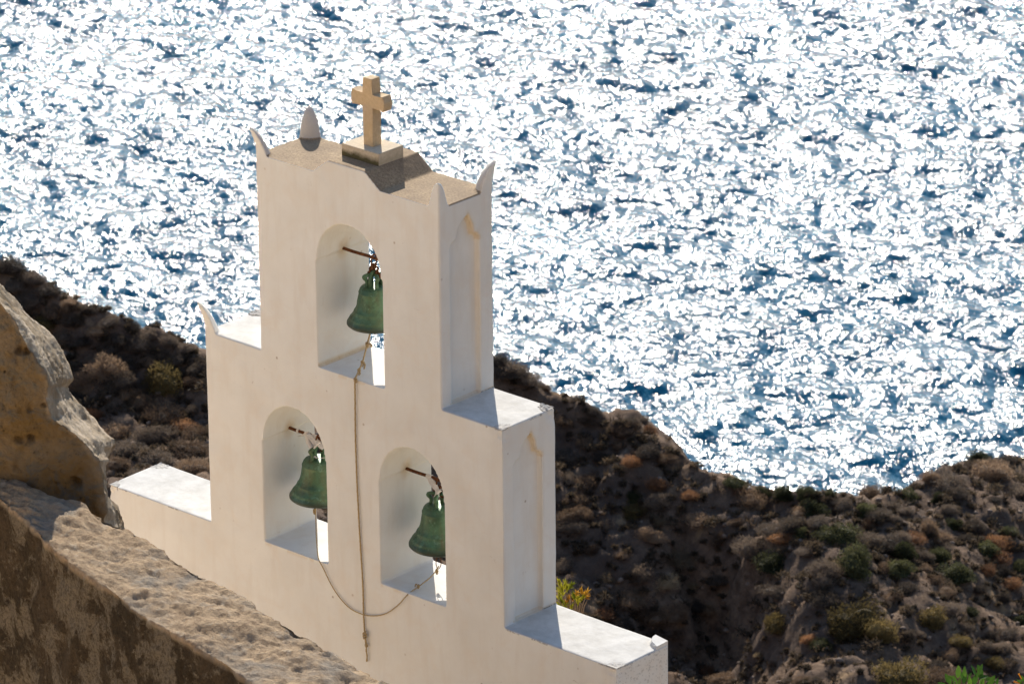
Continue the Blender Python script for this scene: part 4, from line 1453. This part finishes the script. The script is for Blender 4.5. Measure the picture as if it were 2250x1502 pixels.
for x, y, ang, kind in ((2249, 1498, 60, 3), (2246, 1502, 140, 3), (2254, 1502, 30, 1), (2190, 1503, 80, 3), (2250, 1510, 100, 0)):
    o = link('leaf', leaves[kind], None, t, Vector(at_v(x, y, 50)) - base)
    a = math.radians(ang)
    d = (Vector(RT) * math.cos(a) + Vector(UP) * math.sin(a)).normalized()
    y_ = (-Vector(FW)).cross(d).normalized()
    o.rotation_euler = Matrix((d, y_, d.cross(y_))).transposed().to_euler()

# yellow-green needle-leaved bush behind the right shoulder
t, P, base = stand('yellow-green needle-leaved bush with orange tips behind the right shoulder of the tower', 'needle_leaved_bush', 1250, 1330, 53.4, 'bush')
TF = [(1236, 1300, 100, 30), (1228, 1310, 85, 34), (1240, 1288, 75, 22), (1252, 1290, 55, 24), (1246, 1296, 95, 20), (1229, 1282, 95, 18), (1234, 1325, 100, 26), (1246, 1322, 70, 26), (1240, 1335, 80, 22), (1226, 1336, 95, 24),
      (1262, 1312, 105, 22), (1258, 1316, 125, 18), (1270, 1322, 95, 24), (1278, 1318, 70, 20), (1278, 1300, 98, 17), (1286, 1306, 62, 22), (1290, 1312, 55, 16), (1258, 1330, 60, 16), (1266, 1306, 80, 16), (1256, 1336, 85, 14),
      (1215, 1310, 90, 30), (1210, 1330, 90, 30)]
nl = [m_leaf('yellow_green_needles', (0.17, 0.19, 0.012), (0.33, 0.29, 0.02), 0.45), m_leaf('orange_tipped_needles', (0.34, 0.16, 0.02), (0.50, 0.27, 0.03), 0.45)]
bm = bmesh.new()
for i, (x, y, ang, L) in enumerate(TF):
    q2 = Vector(at_v(x, y + 6, 53.4)) - base
    hub = Vector(at_v(1262, 1420, 53.4)) - base
    tube(bm, spline([(0, 0, 0), tuple(hub * .7), tuple(hub * 0.5 + q2 * 0.5 + Vector((0, 0, -.05))), tuple(q2)], 18), [.02 - .0009 * k for k in range(18)], 5)
link('stem', bm_mesh('stem', bm), M['bark'], t)
for i, (x, y, ang, L) in enumerate(TF):
    c = Vector(at_v(x, y, 53.4 + rng.uniform(-.2, .2))) - base
    a = math.radians(ang)
    d0 = Vector(RT) * math.cos(a) + Vector(UP) * math.sin(a)
    VT, FT = [], []
    for k in range(46):
        f = rng.random()
        org = c + d0 * (f - 0.5) * L / 229 * 0.7
        d = (d0 * 1.25 + Vector((rng.gauss(0, .5), rng.gauss(0, .5), rng.gauss(0, .5)))).normalized()
        ln = L / 229 * rng.uniform(0.45, 0.75)
        sd = d.cross(Vector((rng.gauss(0, 1), rng.gauss(0, 1), rng.gauss(0, 1)))).normalized() * 0.0042
        j = len(VT)
        VT += [org - sd * .6, org + d * ln * .5 - sd, org + d * ln, org + d * ln * .5 + sd, org + sd * .6]
        FT.append((j, j + 1, j + 2, j + 3, j + 4))
    me = bpy.data.meshes.new('needle_spray')
    me.from_pydata(VT, [], FT)
    orange = i in (14, 15, 16, 18) or (i in (11, 7))
    link('needle_spray', me, nl[1 if orange else 0], t)
